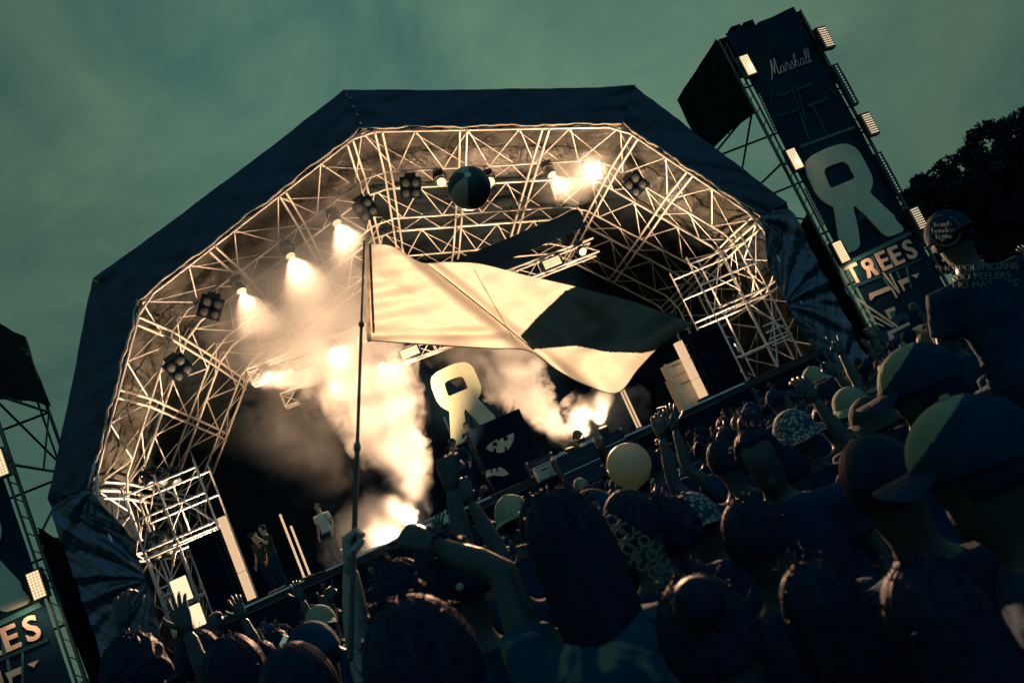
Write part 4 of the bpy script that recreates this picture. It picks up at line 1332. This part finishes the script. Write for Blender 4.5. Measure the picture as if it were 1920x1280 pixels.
def hair_mesh(style, seed=0):
    rng = np.random.default_rng(seed)
    m = MB()
    nu, nv = 120, 26
    amp = {'short': .0018, 'curly': .005, 'long': .0022, 'bun': .0016, 'crop': .001}[style]
    ph = rng.uniform(0, 6, 8)
    def fn(u, v):
        th, fi = u * 2 * math.pi, v * math.pi
        d = Vector((math.sin(fi) * math.sin(th), -math.sin(fi) * math.cos(th), math.cos(fi)))   # u=0 is the back of the head
        r = 1.0
        if style == 'curly':
            k = amp * (math.sin(th * 7 + ph[0] + 3 * math.sin(fi * 5 + ph[1])) + math.sin(th * 13 + fi * 9 + ph[2]) * .7 + math.sin(fi * 17 + th * 4 + ph[3]) * .7)
        else:    # combed locks running down from the crown
            k = amp * (.5 * math.sin(th * 17 + ph[0] + 1.2 * math.sin(fi * 3)) + .35 * math.sin(th * 29 + ph[1] - math.sin(fi * 4)) + .4 * math.sin(th * 47 + ph[2]))
        g = .012 if style == 'crop' else (.026 if style == 'curly' else .016)
        p = Vector((d.x * (.078 + g + k), d.y * (.100 + g + k), d.z * (.105 + g + k)))
        front = smooth(.25, .55, d.y) * (1 - smooth(.35, .62, d.z))
        low = smooth(.35, .75, -d.z) if style != 'long' else 0
        sc = 1 - .55 * max(front, low)
        p = Vector((p.x * sc, p.y * sc, p.z * sc))
        q = Vector((0, .012, 1.672)) + p
        if style == 'long' and d.z < .1:
            drop = smooth(.1, -.9, d.z) if False else smooth(-.1, .9, -d.z)
            bk = smooth(-.5, .3, -d.y)
            q += Vector((d.x * .03 * drop, -.030 * drop * bk, -.20 * drop * bk))
        return q
    m.grid(fn, nu, nv)
    if style == 'bun':
        m.lathe((0, -.10, 1.76), [(.01, -.045), (.035, -.03), (.048, 0), (.035, .035), (.01, .048)], (0, -.5, 1), 12)
    if style in ('curly', 'short', 'long', 'bun'):      # loose strands that break the outline
        for i in range(260 if style == 'curly' else 140):
            th, fi = rng.uniform(0, 6.28), rng.uniform(.05, 1.6)
            d = Vector((math.sin(fi) * math.sin(th), -math.sin(fi) * math.cos(th), math.cos(fi)))
            if d.y > .5 and d.z < .4: continue
            b = Vector((0, .012, 1.672)) + Vector((d.x * .095, d.y * .118, d.z * .122))
            t_ = Vector(rng.normal(0, 1, 3)).normalized()
            L = rng.uniform(.012, .04)
            m.tube([b, b + d * L * .35 + t_ * L * .5, b + d * L * .4 + t_ * L * 1.0], [.0016, .001, .0004], 3)
    return m.mesh('hair')
def cap_mesh(kind):
    m = MB()
    def crown(u, v, g=.022, top=1.0):
        th, fi = u * 2 * math.pi, v * math.pi * .52
        return Vector((math.sin(fi) * math.sin(th) * (.080 + g), .012 - math.sin(fi) * math.cos(th) * (.102 + g), 1.688 + math.cos(fi) * (.100 + g) * top))
    if kind in ('cap', 'cap_back', 'skylit_cap'):
        m.grid(lambda u, v: crown(u, v), 128, 40, (lambda u, v: 0 if crown(u, v).y * .55 + (crown(u, v).z - 1.69) * .84 > .086 else 1) if kind == 'skylit_cap' else None)  # crown top kept pale: sky light from above put into the colour
        s = -1 if kind == 'cap_back' else 1
        def brim(u, v):
            a = (u - .5) * 2.2
            r = .118 + .075 * v * math.cos(a * .75)
            return Vector((math.sin(a) * (.098 + .02 * v), .012 + s * (math.cos(a) * .12 + .085 * v * math.cos(a * .7)), 1.700 - .012 * v - .03 * abs(math.sin(a)) ** 2 * v))
        m.grid(brim, 14, 4, lambda u, v: 1 if kind == 'skylit_cap' else 0)
        m.lathe((0, .012, 1.808), [(.012, 0), (.008, .010)], (0, 0, 1), 8)
    else:   # bucket hat
        m.grid(lambda u, v: crown(u, v, .026, .92), 28, 8)
        def br(u, v):
            th = u * 2 * math.pi
            r = .0 + .075 * v
            return Vector((math.sin(th) * (.104 + r), .012 - math.cos(th) * (.126 + r), 1.695 - .045 * v + .006 * math.sin(th * 5) * v))
        m.grid(br, 28, 4)
    if kind == 'skylit_cap':
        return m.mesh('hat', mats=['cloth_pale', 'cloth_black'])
    return m.mesh('hat')
CACHE = {}
def cached(key, fn):
    if key not in CACHE:
        CACHE[key] = fn()
    return CACHE[key]
GROUP = 'people in the crowd'
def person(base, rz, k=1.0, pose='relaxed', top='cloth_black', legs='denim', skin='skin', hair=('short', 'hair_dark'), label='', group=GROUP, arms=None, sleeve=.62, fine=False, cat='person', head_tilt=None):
    custom = arms is not None
    A = arms if custom else POSES[pose]
    if custom:
        bm_, sm_ = body_mesh(A, pose, fine), shirt_mesh(A, sleeve)
    else:
        bm_ = cached(('b', pose), lambda: body_mesh(A, pose))
        sm_ = cached(('s', pose, sleeve), lambda: shirt_mesh(A, sleeve))
    tp = pose if pose in ('on_shoulders', 'legs_wide') else 'std'
    tm_ = cached(('t', tp), lambda: trousers_mesh(tp))
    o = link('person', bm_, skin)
    o.location = base
    o.rotation_euler = (0, 0, rz)
    o.scale = (k, k, k)
    tag(o, label, cat, group)
    link('shirt', sm_, top, o, local=True)
    link('trousers', tm_, legs, o, local=True)
    st, hm = hair
    if st in ('cap', 'cap_back', 'bucket_hat', 'skylit_cap'):
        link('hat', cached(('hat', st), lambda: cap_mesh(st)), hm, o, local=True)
        link('hair', cached(('h', 'crop'), lambda: hair_mesh('crop')), 'hair_dark', o, local=True)
    elif st:
        sd = random.randint(0, 1) if st in ('short', 'curly') else 0
        link('hair', cached(('h', st, sd), lambda: hair_mesh(st, sd)), hm, o, local=True)
    return o
def localise(p, base, rz, k=1.0):
    d = Vector(p) - Vector(base)
    return Matrix.Rotation(-rz, 3, 'Z') @ d / k
YAWC = -YAW           # facing the way the camera looks
# --- the people one can tell apart, close to the camera -------------------------------------------------
def feet_from_head(px, py, D, k):
    """base point for a standing person whose head centre shows at the pixel, at depth D"""
    h = atD(px, py, D)
    return Vector((h.x, h.y, h.z - 1.67 * k))
occupied = []
# flag bearer: bare arm up to the pole
hand_w = atD(656, 1064, 2.55)
el_w = atD(674, 1215, 2.50)
sh_w = atD(712, 1330, 2.45)
k = 1.02
rz_ = YAWC
base = sh_w - Matrix.Rotation(rz_, 3, 'Z') @ Vector((-.185 * k, -.005 * k, SH * k))
hd = localise(hand_w, base, rz_, k); ew = localise(el_w, base, rz_, k)
FB = person(base, rz_, k, 'relaxed', 'cloth_black', label='person holding the flagpole up in a bare raised arm', hair=('short', 'hair_dark'), skin='skin_pale', group=None, sleeve=.5, fine=True,
       arms=(POSES['relaxed'][0], (tuple(ew), tuple(hd), 'fist', (1, .4, 0))))
occupied.append((base.x, base.y))
dl_ = (hd - ew).normalized(); pn_ = Vector((1, .4, 0)); pn_ = (pn_ - dl_ * pn_.dot(dl_)).normalized()
grip = base + Matrix.Rotation(rz_, 3, 'Z') @ ((hd + dl_ * .102 + pn_ * .026) * k)
# person with the level forearm and clenched fist: the left arm of the long-haired figure in tie-dye
k = 1.0
fw = atD(812, 1022, 2.12); fe = atD(945, 1075, 2.02); fs = atD(1012, 1268, 1.90)
rz_ = YAWC + R(-8)
base = fs - Matrix.Rotation(rz_, 3, 'Z') @ Vector((-.185 * k, -.005 * k, SH * k))
person(base, rz_, k, 'relaxed', 'cloth_tie_dye', label='long-haired person in tie-dye stretching a level forearm to a clenched fist', hair=('long', 'hair_dark'), group=None, sleeve=.45, fine=True,
       arms=(POSES['relaxed'][0], (tuple(localise(fe, base, rz_, k)), tuple(localise(fw, base, rz_, k)), 'fist', (.1, .5, -.85))))
occupied.append((base.x, base.y))
bl = bpy.context.scene.objects[-1] if False else None
ax = (atD(802, 1021, 1.756) - atD(828, 1026, 1.74)).normalized()
def bracelet(c, axis, r, parent, n=16, bead=.007):
    a = axis.orthogonal().normalized(); b = axis.cross(a)
    m = MB()
    for i in range(n):
        w = 2 * math.pi * i / n
        p = Vector(c) + a * (r * math.cos(w)) + b * (r * math.sin(w))
        m.lathe(p - axis * bead, [(.002, 0), (bead * .9, bead * .5), (bead, bead), (bead * .9, bead * 1.5), (.002, bead * 2)], axis, 6)
    return m
person_fist = [o for o in col.objects if o.get('label', '').startswith('long-haired person in tie-dye')][0]
bracelet(atD(822, 1025, 2.112), ax, .036, None).build('bracelet', 'case_dark', person_fist)['kind'] = 'stuff'
near = [  # head pixel, depth, scale, pose, shirt, hair, label, yaw offset
    (795, 1262, 1.28, 1.0, 'relaxed', 'cloth_black', ('short', 'hair_dark'), 'dark-haired person closest below the fist with rim-lit hair', 0),
    (1190, 985, 2.5, 1.0, 'relaxed', 'cloth_black', ('crop', 'hair_dark'), 'person in a black shirt covered in small repeated lettering', 10),
    (1850, 868, 1.45, 1.0, 'relaxed', 'cloth_navy', ('skylit_cap', 'cloth_pale'), 'person in a cap with its skylit top painted pale against dark trees', 62),
    (1742, 725, 2.4, .98, 'relaxed', 'cloth_black', ('skylit_cap', 'cloth_pale'), 'person in a peaked cap with its skylit top painted pale, ahead of the larger one', 70),
    (1660, 905, 1.75, .98, 'relaxed', 'cloth_black', ('crop', 'hair_dark'), 'close-cropped person with a pale shoulder cloth', 0),
    (1555, 1150, 1.6, .97, 'relaxed', 'cloth_pale', ('long', 'hair_dark'), 'long-haired person whose pale top shows at one shoulder', 12),
    (1420, 1010, 2.1, .98, 'relaxed', 'cloth_navy', ('short', 'hair_dark'), 'person in navy with a faint rim light on smooth dark hair', -8),
    (1425, 855, 3.2, 1.0, 'relaxed', 'cloth_black', ('short', 'hair_dark'), 'person turned round to face away from the stage', 165),
    (1310, 985, 3.0, .95, 'relaxed', 'cloth_navy', ('cap_back', 'cloth_dotted'), 'person in a dotted bandana-like cap', 0),
    (1495, 815, 3.9, .97, 'relaxed', 'cloth_black', ('bucket_hat', 'cloth_dotted'), 'person in a dotted bucket hat', 0),
    (966, 975, 4.6, .97, 'relaxed', 'cloth_black', ('cap_back', 'cloth_pale'), 'person in a round pale cap amid dark heads below the riser', 0),
    (1032, 958, 5.0, .99, 'relaxed', 'cloth_navy', ('cap_back', 'cloth_grey'), 'person in a grey cap worn backwards below the riser', 10),
    (1120, 985, 2.9, .99, 'relaxed', 'cloth_black', ('bucket_hat', 'cloth_navy'), 'person in a dark bucket hat left of the balloon', 0),
    (1262, 1000, 2.6, 1.0, 'relaxed', 'cloth_navy', ('curly', 'hair_dark'), 'curly-haired person under the balloon', 0),
    (1600, 765, 4.6, .98, 'relaxed', 'cloth_black', ('bucket_hat', 'cloth_pale'), 'person in a pale floppy bucket hat near the gathered drape', 0),
    (1640, 790, 3.7, .96, 'relaxed', 'cloth_black', ('bucket_hat', 'cloth_grey'), 'person in a grey bucket hat beside the pale floppy one', 0),
    (255, 1265, 3.0, .97, 'relaxed', 'cloth_black', ('curly', 'hair_dark'), 'tousled person in front of the gathered drape', 0),
    (440, 1265, 2.6, .98, 'relaxed', 'cloth_navy', ('short', 'hair_dark'), 'smooth-haired person below the black wing curtain', 5),
    (590, 1235, 3.0, .97, 'relaxed', 'cloth_black', ('cap', 'cloth_navy'), 'person in a dark peaked cap by the flag bearer', 0),
    (850, 1095, 2.3, 1.02, 'relaxed', 'cloth_black', ('curly', 'hair_dark'), 'curly-haired person with a stud in one ear under the level forearm', -15),
    (1770, 1170, 1.3, .98, 'relaxed', 'cloth_navy', ('long', 'hair_dark'), 'long dark-haired head below the larger cap with the pale-painted skylit top', 0),
    (1335, 1200, 1.35, .97, 'relaxed', 'cloth_navy', ('bun', 'hair_dark'), 'person with hair in a bun beside the tie-dye shirt', 0),
    (560, 1300, 1.9, .98, 'relaxed', 'cloth_black', ('crop', 'hair_dark'), 'close-cropped person beneath the peaked cap', 0),
]
for px, py, D, k, pose, topm, hr, lb, yo in near:
    hz_ = atD(px, py, D)
    k = min(1.12, max(.84, (hz_.z - gz(hz_.y)) / 1.67))      # stand on the ground
    b = feet_from_head(px, py, D, k)
    o = person(b, YAWC + R(yo), k, pose, topm, hair=hr, label=lb, group=None)
    if 'stud' in lb:
        m = MB(); m.lathe(atD(862, 1099, 2.18), [(.004, 0), (.011, .004), (.008, .012)], -CF, 8); m.build('ear_stud', 'silver_print', o)
    if 'repeated lettering' in lb:
        for i, (tx, ty, s) in enumerate(((1150, 992, 'FUCK YOU'), (1165, 1018, 'FUCK YOU'), (1180, 1044, 'FUCK YOU'), (1196, 1068, 'FUCK'))):
            me = text_mesh(s, .045, .003, .001)
            R3 = Matrix(((CR.x, CU.x, -CF.x, 0), (CR.y, CU.y, -CF.y, 0), (CR.z, CU.z, -CF.z, 0), (0, 0, 0, 1)))
            me.transform(Matrix.Translation(atD(tx + 20, ty, 2.22)) @ R3 @ Matrix.Rotation(R(-32), 4, 'Z'))
            link('print', me, 'faint_print', o)
    occupied.append((b.x, b.y))
# two friends: one carried on the other's shoulders, in a lettered cap and shirt
k = 1.0
hb = feet_from_head(1785, 445, 4.0, k)
b2 = Vector((hb.x, hb.y, gz(hb.y)))
up = person(hb, YAWC, k, 'on_shoulders', 'cloth_black', 'cloth_black', hair=('cap_back', 'cloth_black'), label='person riding on shoulders in a black lettered cap and shirt', group=None)
lift = hb.z + .90 - .10 - (b2.z + 1.44)
ck = (hb.z + .86 - gz(hb.y)) / 1.46
person(Vector((hb.x, hb.y + .05, gz(hb.y))), YAWC, ck, 'relaxed', 'cloth_black', hair=('crop', 'hair_dark'), label='person carrying the lettered-cap rider on the shoulders', group=None)
occupied.append((hb.x, hb.y))
RC = Matrix.Rotation(YAWC, 4, 'Z') @ XZ
def back_text(o, s, size, c, tilt=0, mat='faint_print', name='print', bold=.0):
    me = text_mesh(s, size, .004, bold)
    me.transform(Matrix.Translation(c) @ RC @ Matrix.Rotation(tilt, 4, 'Z'))
    return link(name, me, mat, o)
def on_cap(px, py):
    return atD(px, py, 3.855)
for s, px, py in (('South', 1768, 421), ('London', 1769, 432), ('Scum', 1770, 443)):
    back_text(up, s, .034, on_cap(px, py), R(-22), bold=.001)
m = MB()
cc = on_cap(1770, 432)      # print on the back of the cap
for i in range(30):
    w = 2 * math.pi * i / 30
    if .8 < w < 1.1: continue
    p = cc + Matrix.Rotation(YAWC, 3, 'Z') @ Vector((math.cos(w) * .072, 0, math.sin(w) * .072))
    m.box(p, (.010, .004, .007))
m.build('cap_ring', 'faint_print', up, smooth=False)['kind'] = 'stuff'
for s, px, py in (('"NO POLITICIANS', 1832, 502), ('NO PEELERS', 1842, 518), ('NO MADNESS"', 1850, 533)):
    back_text(up, s, .046, atD(px, py, 3.84), R(-22))

# raised arms in front of the stage that one can point to
def raised(px_h, py_h, D, side, kind, label, topm='cloth_black', hr=('short', 'hair_dark'), lean=(0, 0), k=1.0, sleeve=.5):
    """a person whose raised hand shows at the pixel"""
    wr = atD(px_h, py_h, D)
    rzz = YAWC + R(random.uniform(-12, 12))
    k = min(1.12, max(.86, (wr.z - gz(wr.y)) / 1.93))
    lw = Vector((side * (.26 + lean[0]), .12 + lean[1], 1.93))
    el = Vector((side * .31, .07, 1.65))
    b = wr - Matrix.Rotation(rzz, 3, 'Z') @ (lw * k)
    A = [POSES['relaxed'][0], POSES['relaxed'][1]]
    A[0 if side > 0 else 1] = (tuple(el), tuple(lw), kind, (-.2 * side, 1, 0))
    occupied.append((b.x, b.y))
    return person(b, rzz, k, 'relaxed', topm, hair=hr, label=label, group=None, arms=tuple(A), sleeve=sleeve)
raised(232, 1168, 3.6, -1, 'claw', 'person with a wristband raising a cupped hand before the gathered drape')
raised(350, 1178, 3.4, 1, 'open', 'person reaching a bent bare arm towards the glowing panels')
raised(846, 908, 2.9, -1, 'fist', 'person punching a dark fist up in front of the singer', k=1.03)
raised(880, 935, 3.6, 1, 'fist', 'person with a raised fist and thin wristband beside the darker fist')
raised(826, 1010, 5.0, -1, 'open', 'person spreading an open hand by the stage edge behind the fist')
raised(1566, 700, 5.2, 1, 'horns', 'person throwing a two-finger horns sign below the gathered drape')
raised(1265, 800, 5.4, -1, 'open', 'person raising an open hand past the balloon')
raised(1240, 815, 4.4, -1, 'claw', 'person holding a curled hand up close to the balloon')
raised(1525, 745, 3.6, 1, 'claw', 'person lifting a cupped hand near the floppy hats')
raised(735, 1085, 7.0, -1, 'point', 'person pointing one finger at the stage in its glare')
raised(620, 1125, 6.0, -1, 'point', 'person pointing sideways with a banded wrist beside the flag bearer')
raised(455, 1155, 5.5, 1, 'open', 'person raising a hand in front of the left stage crew')
raised(565, 1122, 6.5, 1, 'open', 'person reaching up an open hand below the lamp tubes')
raised(400, 1185, 4.6, -1, 'fist', 'person with a low raised fist below the black wing curtain')

# --- the rest of the crowd -------------------------------------------------------------------------------
HAIRS = [('short', 'hair_dark', 'short dark hair'), ('short', 'hair_fair', 'short fair hair'), ('crop', 'hair_dark', 'cropped hair'), ('long', 'hair_dark', 'long dark hair'), ('long', 'hair_fair', 'long fair hair'),
         ('curly', 'hair_dark', 'curly dark hair'), ('bun', 'hair_dark', 'a bun'), ('cap_back', 'cloth_navy', 'a backwards navy cap'), ('cap', 'cloth_black', 'a black peaked cap'),
         ('cap_back', 'cloth_pale', 'a pale cap'), ('bucket_hat', 'cloth_navy', 'a navy bucket hat'), ('bucket_hat', 'cloth_pale', 'a pale bucket hat')]
HW = [5, 1.2, 3, 3, 1.2, 3, 1.5, 2, 1.5, .8, 1, .5]
TOPS = [('cloth_black', 'black', 5), ('cloth_navy', 'navy', 4), ('cloth_teal', 'dark teal', 2), ('cloth_grey', 'grey', 1.2), ('cloth_pale', 'pale cotton', .5)]
CPOSE = [('relaxed', 'arms down', 9), ('fist_up', 'a fist raised', .5), ('open_up', 'one open hand raised', .5), ('both_up', 'both arms up', .25), ('horns_up', 'a horns sign raised', .3), ('point_up', 'a finger pointing', .5), ('clap', 'hands clapping', .9)]
rs = random.Random(21)
def zone_word(x):
    for lim, w in ((-7, 'before the left drape'), (-4, 'before the lamp tubes'), (0, 'below the logo sign'), (4.5, 'below the riser'), (8.5, 'before the right column')):
        if x < lim: return w
    return 'before the TREES tower'
def depth_word(y):
    return 'close' if y > -7 else ('midway' if y > -12.5 else 'far back')
n_crowd = 0
y = -20.4
row = 0
while y < -2.6:
    D0 = y - CAM.y
    step = .80 + .014 * D0
    x = CAM.x - 14 + (row % 2) * .35
    while x < 16:
        bx_, by_ = x + rs.uniform(-.16, .16), y + rs.uniform(-.16, .16)
        kk = rs.uniform(.90, 1.035)
        z = gz(by_)
        px, py, zz = topix((bx_, by_, z + 1.74 * kk))
        px2, py2, _ = topix((bx_, by_, z + 2.1 * kk))
        x += step * rs.uniform(.86, 1.1)
        if zz < 5.2 or px < -70 or px > 1990 or py > 1330 or py < 500:
            continue
        if any(math.hypot(bx_ - ox, by_ - oy) < .42 for ox, oy in occupied):
            continue
        # keep the sight lines to the near figures' hands and the flag pole's foot free of big near heads
        hs = rs.choices(HAIRS, HW)[0]
        tp = rs.choices(TOPS, [q[2] for q in TOPS])[0]
        ps = rs.choices(CPOSE, [q[2] for q in CPOSE])[0]
        if zz < 5 and ps[0] != 'relaxed' and rs.random() < .7:
            ps = CPOSE[0]
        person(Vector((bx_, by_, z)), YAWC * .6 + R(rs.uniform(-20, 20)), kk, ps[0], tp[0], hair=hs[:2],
               label='person with %s in %s%s, %s %s' % (hs[2], tp[1], '' if ps[0] == 'relaxed' else ' with ' + ps[1], depth_word(by_), zone_word(bx_)) if ps[0] == 'relaxed' else 'person with %s in %s, %s, %s' % (hs[2], tp[1], ps[1], zone_word(bx_)))
        n_crowd += 1
    y += .70 + .012 * D0
    row += 1
print('crowd', n_crowd)

# --- performers ------------------------------------------------------------------------------------------
def stand_on(px, py, Y, z=DECK):
    p = atY(px, py, Y)
    return Vector((p.x, Y, z))
sing = person(stand_on(893, 935, -.1), R(155), 1.06, 'hold_mic', 'cloth_teal', 'cloth_black', 'skin_lit', ('cap', 'cloth_black'), 'singer in a cap and open dark jacket holding a microphone before the riser', None, sleeve=1.2)
mc = empty('microphone', sing.location); tag(mc, 'black microphone held at the singer\'s mouth', 'microphone')
hp = sing.location + Matrix.Rotation(R(155), 3, 'Z') @ (Vector((.06, .22, 1.60)) * 1.06)
d_ = (sing.location + Matrix.Rotation(R(155), 3, 'Z') @ Vector((0, .12, 1.70)) - hp).normalized()
m = MB(); m.tube([hp - d_ * .10, hp + d_ * .10], [.014, .018], 8); m.build('handle', 'fixture_black', mc)
m = MB(); m.lathe(hp + d_ * .09, [(.02, 0), (.028, .02), (.026, .045), (.01, .06)], d_, 10); m.build('grille', 'dull_steel', mc)
person(stand_on(642, 1068, .5), R(150), 1.0, 'relaxed', 'cloth_white', 'cloth_grey', 'skin_lit', ('crop', 'hair_dark'), 'stage hand in a white printed T-shirt standing in the glare', None)
person(stand_on(536, 1105, .3), R(120), 1.02, 'camera', 'cloth_grey', 'cloth_black', 'skin_lit', ('short', 'hair_dark'), 'photographer with a raised camera at the left stage edge', None)
person(stand_on(516, 1108, .9), R(140), .98, 'relaxed', 'cloth_grey', 'cloth_black', 'skin_lit', ('short', 'hair_dark'), 'crew member standing behind the photographer', None)
ph = [o for o in col.objects if o.get('label', '').startswith('photographer')][0]
cp = ph.location + Matrix.Rotation(R(120), 3, 'Z') @ Vector((0, .30, 1.66))
t = empty('camera_body', cp); tag(t, 'black camera held up by the photographer', 'camera')
m = MB(); m.box(cp, (.14, .08, .10)); m.build('body', 'fixture_black', t, smooth=False)
m = MB(); m.lathe(cp, [(.04, 0), (.042, .14)], Matrix.Rotation(R(120), 3, 'Z') @ Vector((0, 1, 0)), 12); m.build('lens', 'fixture_black', t)
person(stand_on(905, 870, 3.6, DECK + .7), R(180), 1.0, 'clap', 'cloth_black', 'cloth_black', 'skin_lit', ('short', 'hair_dark'), 'drummer whose head shows over the black riser', None)
person(stand_on(1402, 722, 1.2), R(170), 1.0, 'relaxed', 'cloth_black', 'cloth_grey', 'skin_lit', ('cap', 'cloth_black'), 'crew member at the right wing beside the curtain', None)

# --- the flag --------------------------------------------------------------------------------------------
def lerp_poly(P, u):
    n = len(P) - 1
    f = u * n
    i = min(n - 1, int(f)); w = f - i
    p0, p1, p2, p3 = P[max(i - 1, 0)], P[i], P[i + 1], P[min(i + 2, n)]
    cr = lambda a, b, c, d: .5 * (2 * b + (c - a) * w + (2 * a - 5 * b + 4 * c - d) * w * w + (3 * b - a - 3 * c + d) * w ** 3)
    return cr(p0[0], p1[0], p2[0], p3[0]), cr(p0[1], p1[1], p2[1], p3[1])
T_ = [(688, 457), (735, 462), (790, 492), (840, 492), (900, 495), (985, 516), (1065, 534), (1120, 548), (1195, 568), (1300, 606)]
B_ = [(692, 638), (765, 643), (840, 648), (920, 653), (990, 657), (1045, 694), (1100, 722), (1158, 736), (1198, 690), (1240, 645)]
def inside(poly, x, y):
    c = False
    for (x0, y0), (x1, y1) in zip(poly, poly[1:] + poly[:1]):
        if (y0 > y) != (y1 > y) and x < (x1 - x0) * (y - y0) / (y1 - y0) + x0:
            c = not c
    return c
DARK = [(975, 630), (1010, 592), (1060, 545), (1090, 533), (1200, 565), (1310, 600), (1270, 640), (1235, 655), (1205, 662), (1140, 660), (1080, 648), (1000, 655)]
def flag_pix(u, v):
    a, b = lerp_poly(T_, u), lerp_poly(B_, u)
    return a[0] + (b[0] - a[0]) * v, a[1] + (b[1] - a[1]) * v
def flag_depth(u, v, x, y):
    d = 4.15 + .25 * u
    d += .05 * math.sin(u * 11 + v * 2.5) + .03 * math.sin(u * 23 - v * 6)
    # fold running down from the top edge to the lower corner
    s_ = (x - 812) * 155 - (y - 503) * 190          # sign: right/above the fold line
    s_ /= math.hypot(155, 190)
    d += .16 * math.exp(-(s_ / 14) ** 2) * smooth(0, .2, u) + .05 * math.tanh(s_ / 25)
    d += .022 * math.sin(y * .16 + x * .03) * (1 - smooth(.0, .35, u)) + .02 * math.sin((x + y) * .07) * u + .06 * math.exp(-((y - (628 - .02 * (x - 690))) / 10) ** 2) * (1 - smooth(.3, .55, u))
    d += .018 * abs(math.sin(x * .021 - y * .035)) + .014 * abs(math.sin(x * .012 + y * .05 + 1.0))
    # creases fanning over the flying end
    d += .05 * smooth(.5, .8, u) * math.sin((y * .9 + x * .35) * .055) + .03 * smooth(.55, .9, u) * math.sin((y * 1.4 - x * .5) * .05)
    return d
m = MB()
def ff(u, v):
    x, y = flag_pix(u, v)
    return atD(x, y, flag_depth(u, v, x, y))
def fmat(u, v):
    x, y = flag_pix(u, v)
    if inside(DARK, x, y): return 1
    return 0
m.grid(ff, 300, 120, fmat)
fl = empty('flag', ff(0, 1)); tag(fl, 'large pale flag with a dark blue quarter streaming from a thin pole', 'flag')
m.build('cloth', None, fl, mats=['flag_white', 'flag_dark'])
m = MB()
m.tube([ff(0, v / 12) - CF * .004 for v in range(13)], [(.011, .011)] * 13, 6); m.build('hoist_sleeve', 'flag_white', fl)
m = MB()
m.tube([ff(.022, v / 12) - CF * .012 for v in range(12)], [(.007, .004)] * 12, 5); m.build('hoist_stripe', 'pole_black', fl)
m = MB()
m.tube([ff(u / 60, 1) - CF * .002 for u in range(61)], .0032, 5); m.build('lower_hem', 'pole_black', fl)
FL_ = [(800, 495), (845, 530), (895, 570), (950, 614), (1000, 655)]
m = MB(); m.tube([atD(*lerp_poly(FL_, i / 20), 4.10 + .012 * i) for i in range(21)], [(.0035 * smooth(-.15, .3, i / 20), .0035) for i in range(21)], 5); m.build('folded_hem', 'flag_dark', fl)
for xs_ in (898,):
    m = MB(); m.tube([ff(.415, v / 14) - CF * .004 for v in range(1, 14)], .0022, 4); m.build('seam', 'hem_cloth', fl)
t_p = atD(683, 452, 4.13)
b_p = grip
b_p2 = b_p + (b_p - t_p).normalized() * .45
po = empty('flagpole', b_p2); tag(po, 'thin dark telescopic pole carrying the flag above the crowd', 'flagpole')
for i, (u0, u1, r_) in enumerate(((0, .35, .0085), (.34, .68, .0065), (.67, 1.0, .005))):
    bar('pole_section', b_p2.lerp(t_p, u0), b_p2.lerp(t_p, u1), r_, 'pole_black', po)
for u in (.35, .68):
    q = b_p2.lerp(t_p, u); bar('collar', q, q.lerp(t_p, .02), .0125, 'dull_steel', po)

# --- balloon and beach ball ------------------------------------------------------------------------------
c = atD(1179, 872, 4.3)
axis = (atD(1192, 917, 4.3) - c).normalized() * -1
t = empty('balloon', c); tag(t, 'round pale balloon bobbing above the heads near the loudspeaker boxes', 'balloon')
m = MB()
rr = .116
prof = [(.006, -1.16 * rr), (.16 * rr, -1.08 * rr)] + [(rr * math.sin(a) * (1 - .05 * max(0, -math.cos(a) * -1)), -rr * math.cos(a) * (1.05 if math.cos(a) > 0 else 1.0)) for a in [math.pi * i / 18 for i in range(2, 19)]]
m.lathe(c, prof, axis, 28); m.build('skin', 'balloon_rubber', t)
m = MB(); m.lathe(c - axis * 1.22 * rr, [(.014, 0), (.006, .012), (.008, .018)], axis, 8); m.build('knot', 'balloon_rubber', t)
c = atD(880, 353, 7.5)
t = empty('beach_ball', c); tag(t, 'striped inflatable beach ball in mid air under the roof', 'ball')
poled = (-CF * .88 + CU * .42 + CR * -.02).normalized()
ea = (CR - poled * CR.dot(poled)).normalized(); eb = poled.cross(ea)
rb = .197
for g_ in range(6):
    m = MB()
    def fb_(u, v, g_=g_):
        w = (g_ + u) * math.pi / 3 + .52
        a = .12 + v * (math.pi - .24)
        q = 1 - .025 * math.cos((u - .5) * math.pi) ** 0 * abs(u - .5) * 2
        return c + (ea * math.cos(w) + eb * math.sin(w)) * (rb * math.sin(a) * (1.0 - .03 * abs(2 * u - 1) ** 4)) + poled * (rb * math.cos(a))
    m.grid(fb_, 8, 14)
    m.build('gore', ('ball_dark', 'ball_mid', 'ball_dark', 'ball_mid', 'ball_dark', 'ball_dark')[g_], t)
m = MB(); m.lathe(c + poled * rb * .985, [(rb * .16, 0), (rb * .13, .004)], poled, 14); m.build('end_patch', 'ball_pale', t)
# a phone screen in the crowd
p = atD(541, 1205, 3.6)
t = empty('phone', p); tag(t, 'phone with a lit screen held up among the heads', 'phone')
R3 = Matrix(((CR.x, -CF.x, CU.x), (CR.y, -CF.y, CU.y), (CR.z, -CF.z, CU.z))) @ Matrix.Rotation(R(25), 3, 'Y')
m = MB(); m.box(p, (.075, .009, .05), R3); m.build('case', 'fixture_black', t, smooth=False)
m = MB(); m.box(p + R3 @ Vector((0, .0055, 0)), (.066, .002, .042), R3); m.build('screen', 'led_faint', t, smooth=False)
# a spot added on the long truss to light the flag and the front rows
moving_head(860, 590, 3.3, 'lens_lit', 'added moving head on the long truss behind the flag, there to light it', None, .16, 52000, aim=atD(900, 570, 4.2), beam=26)
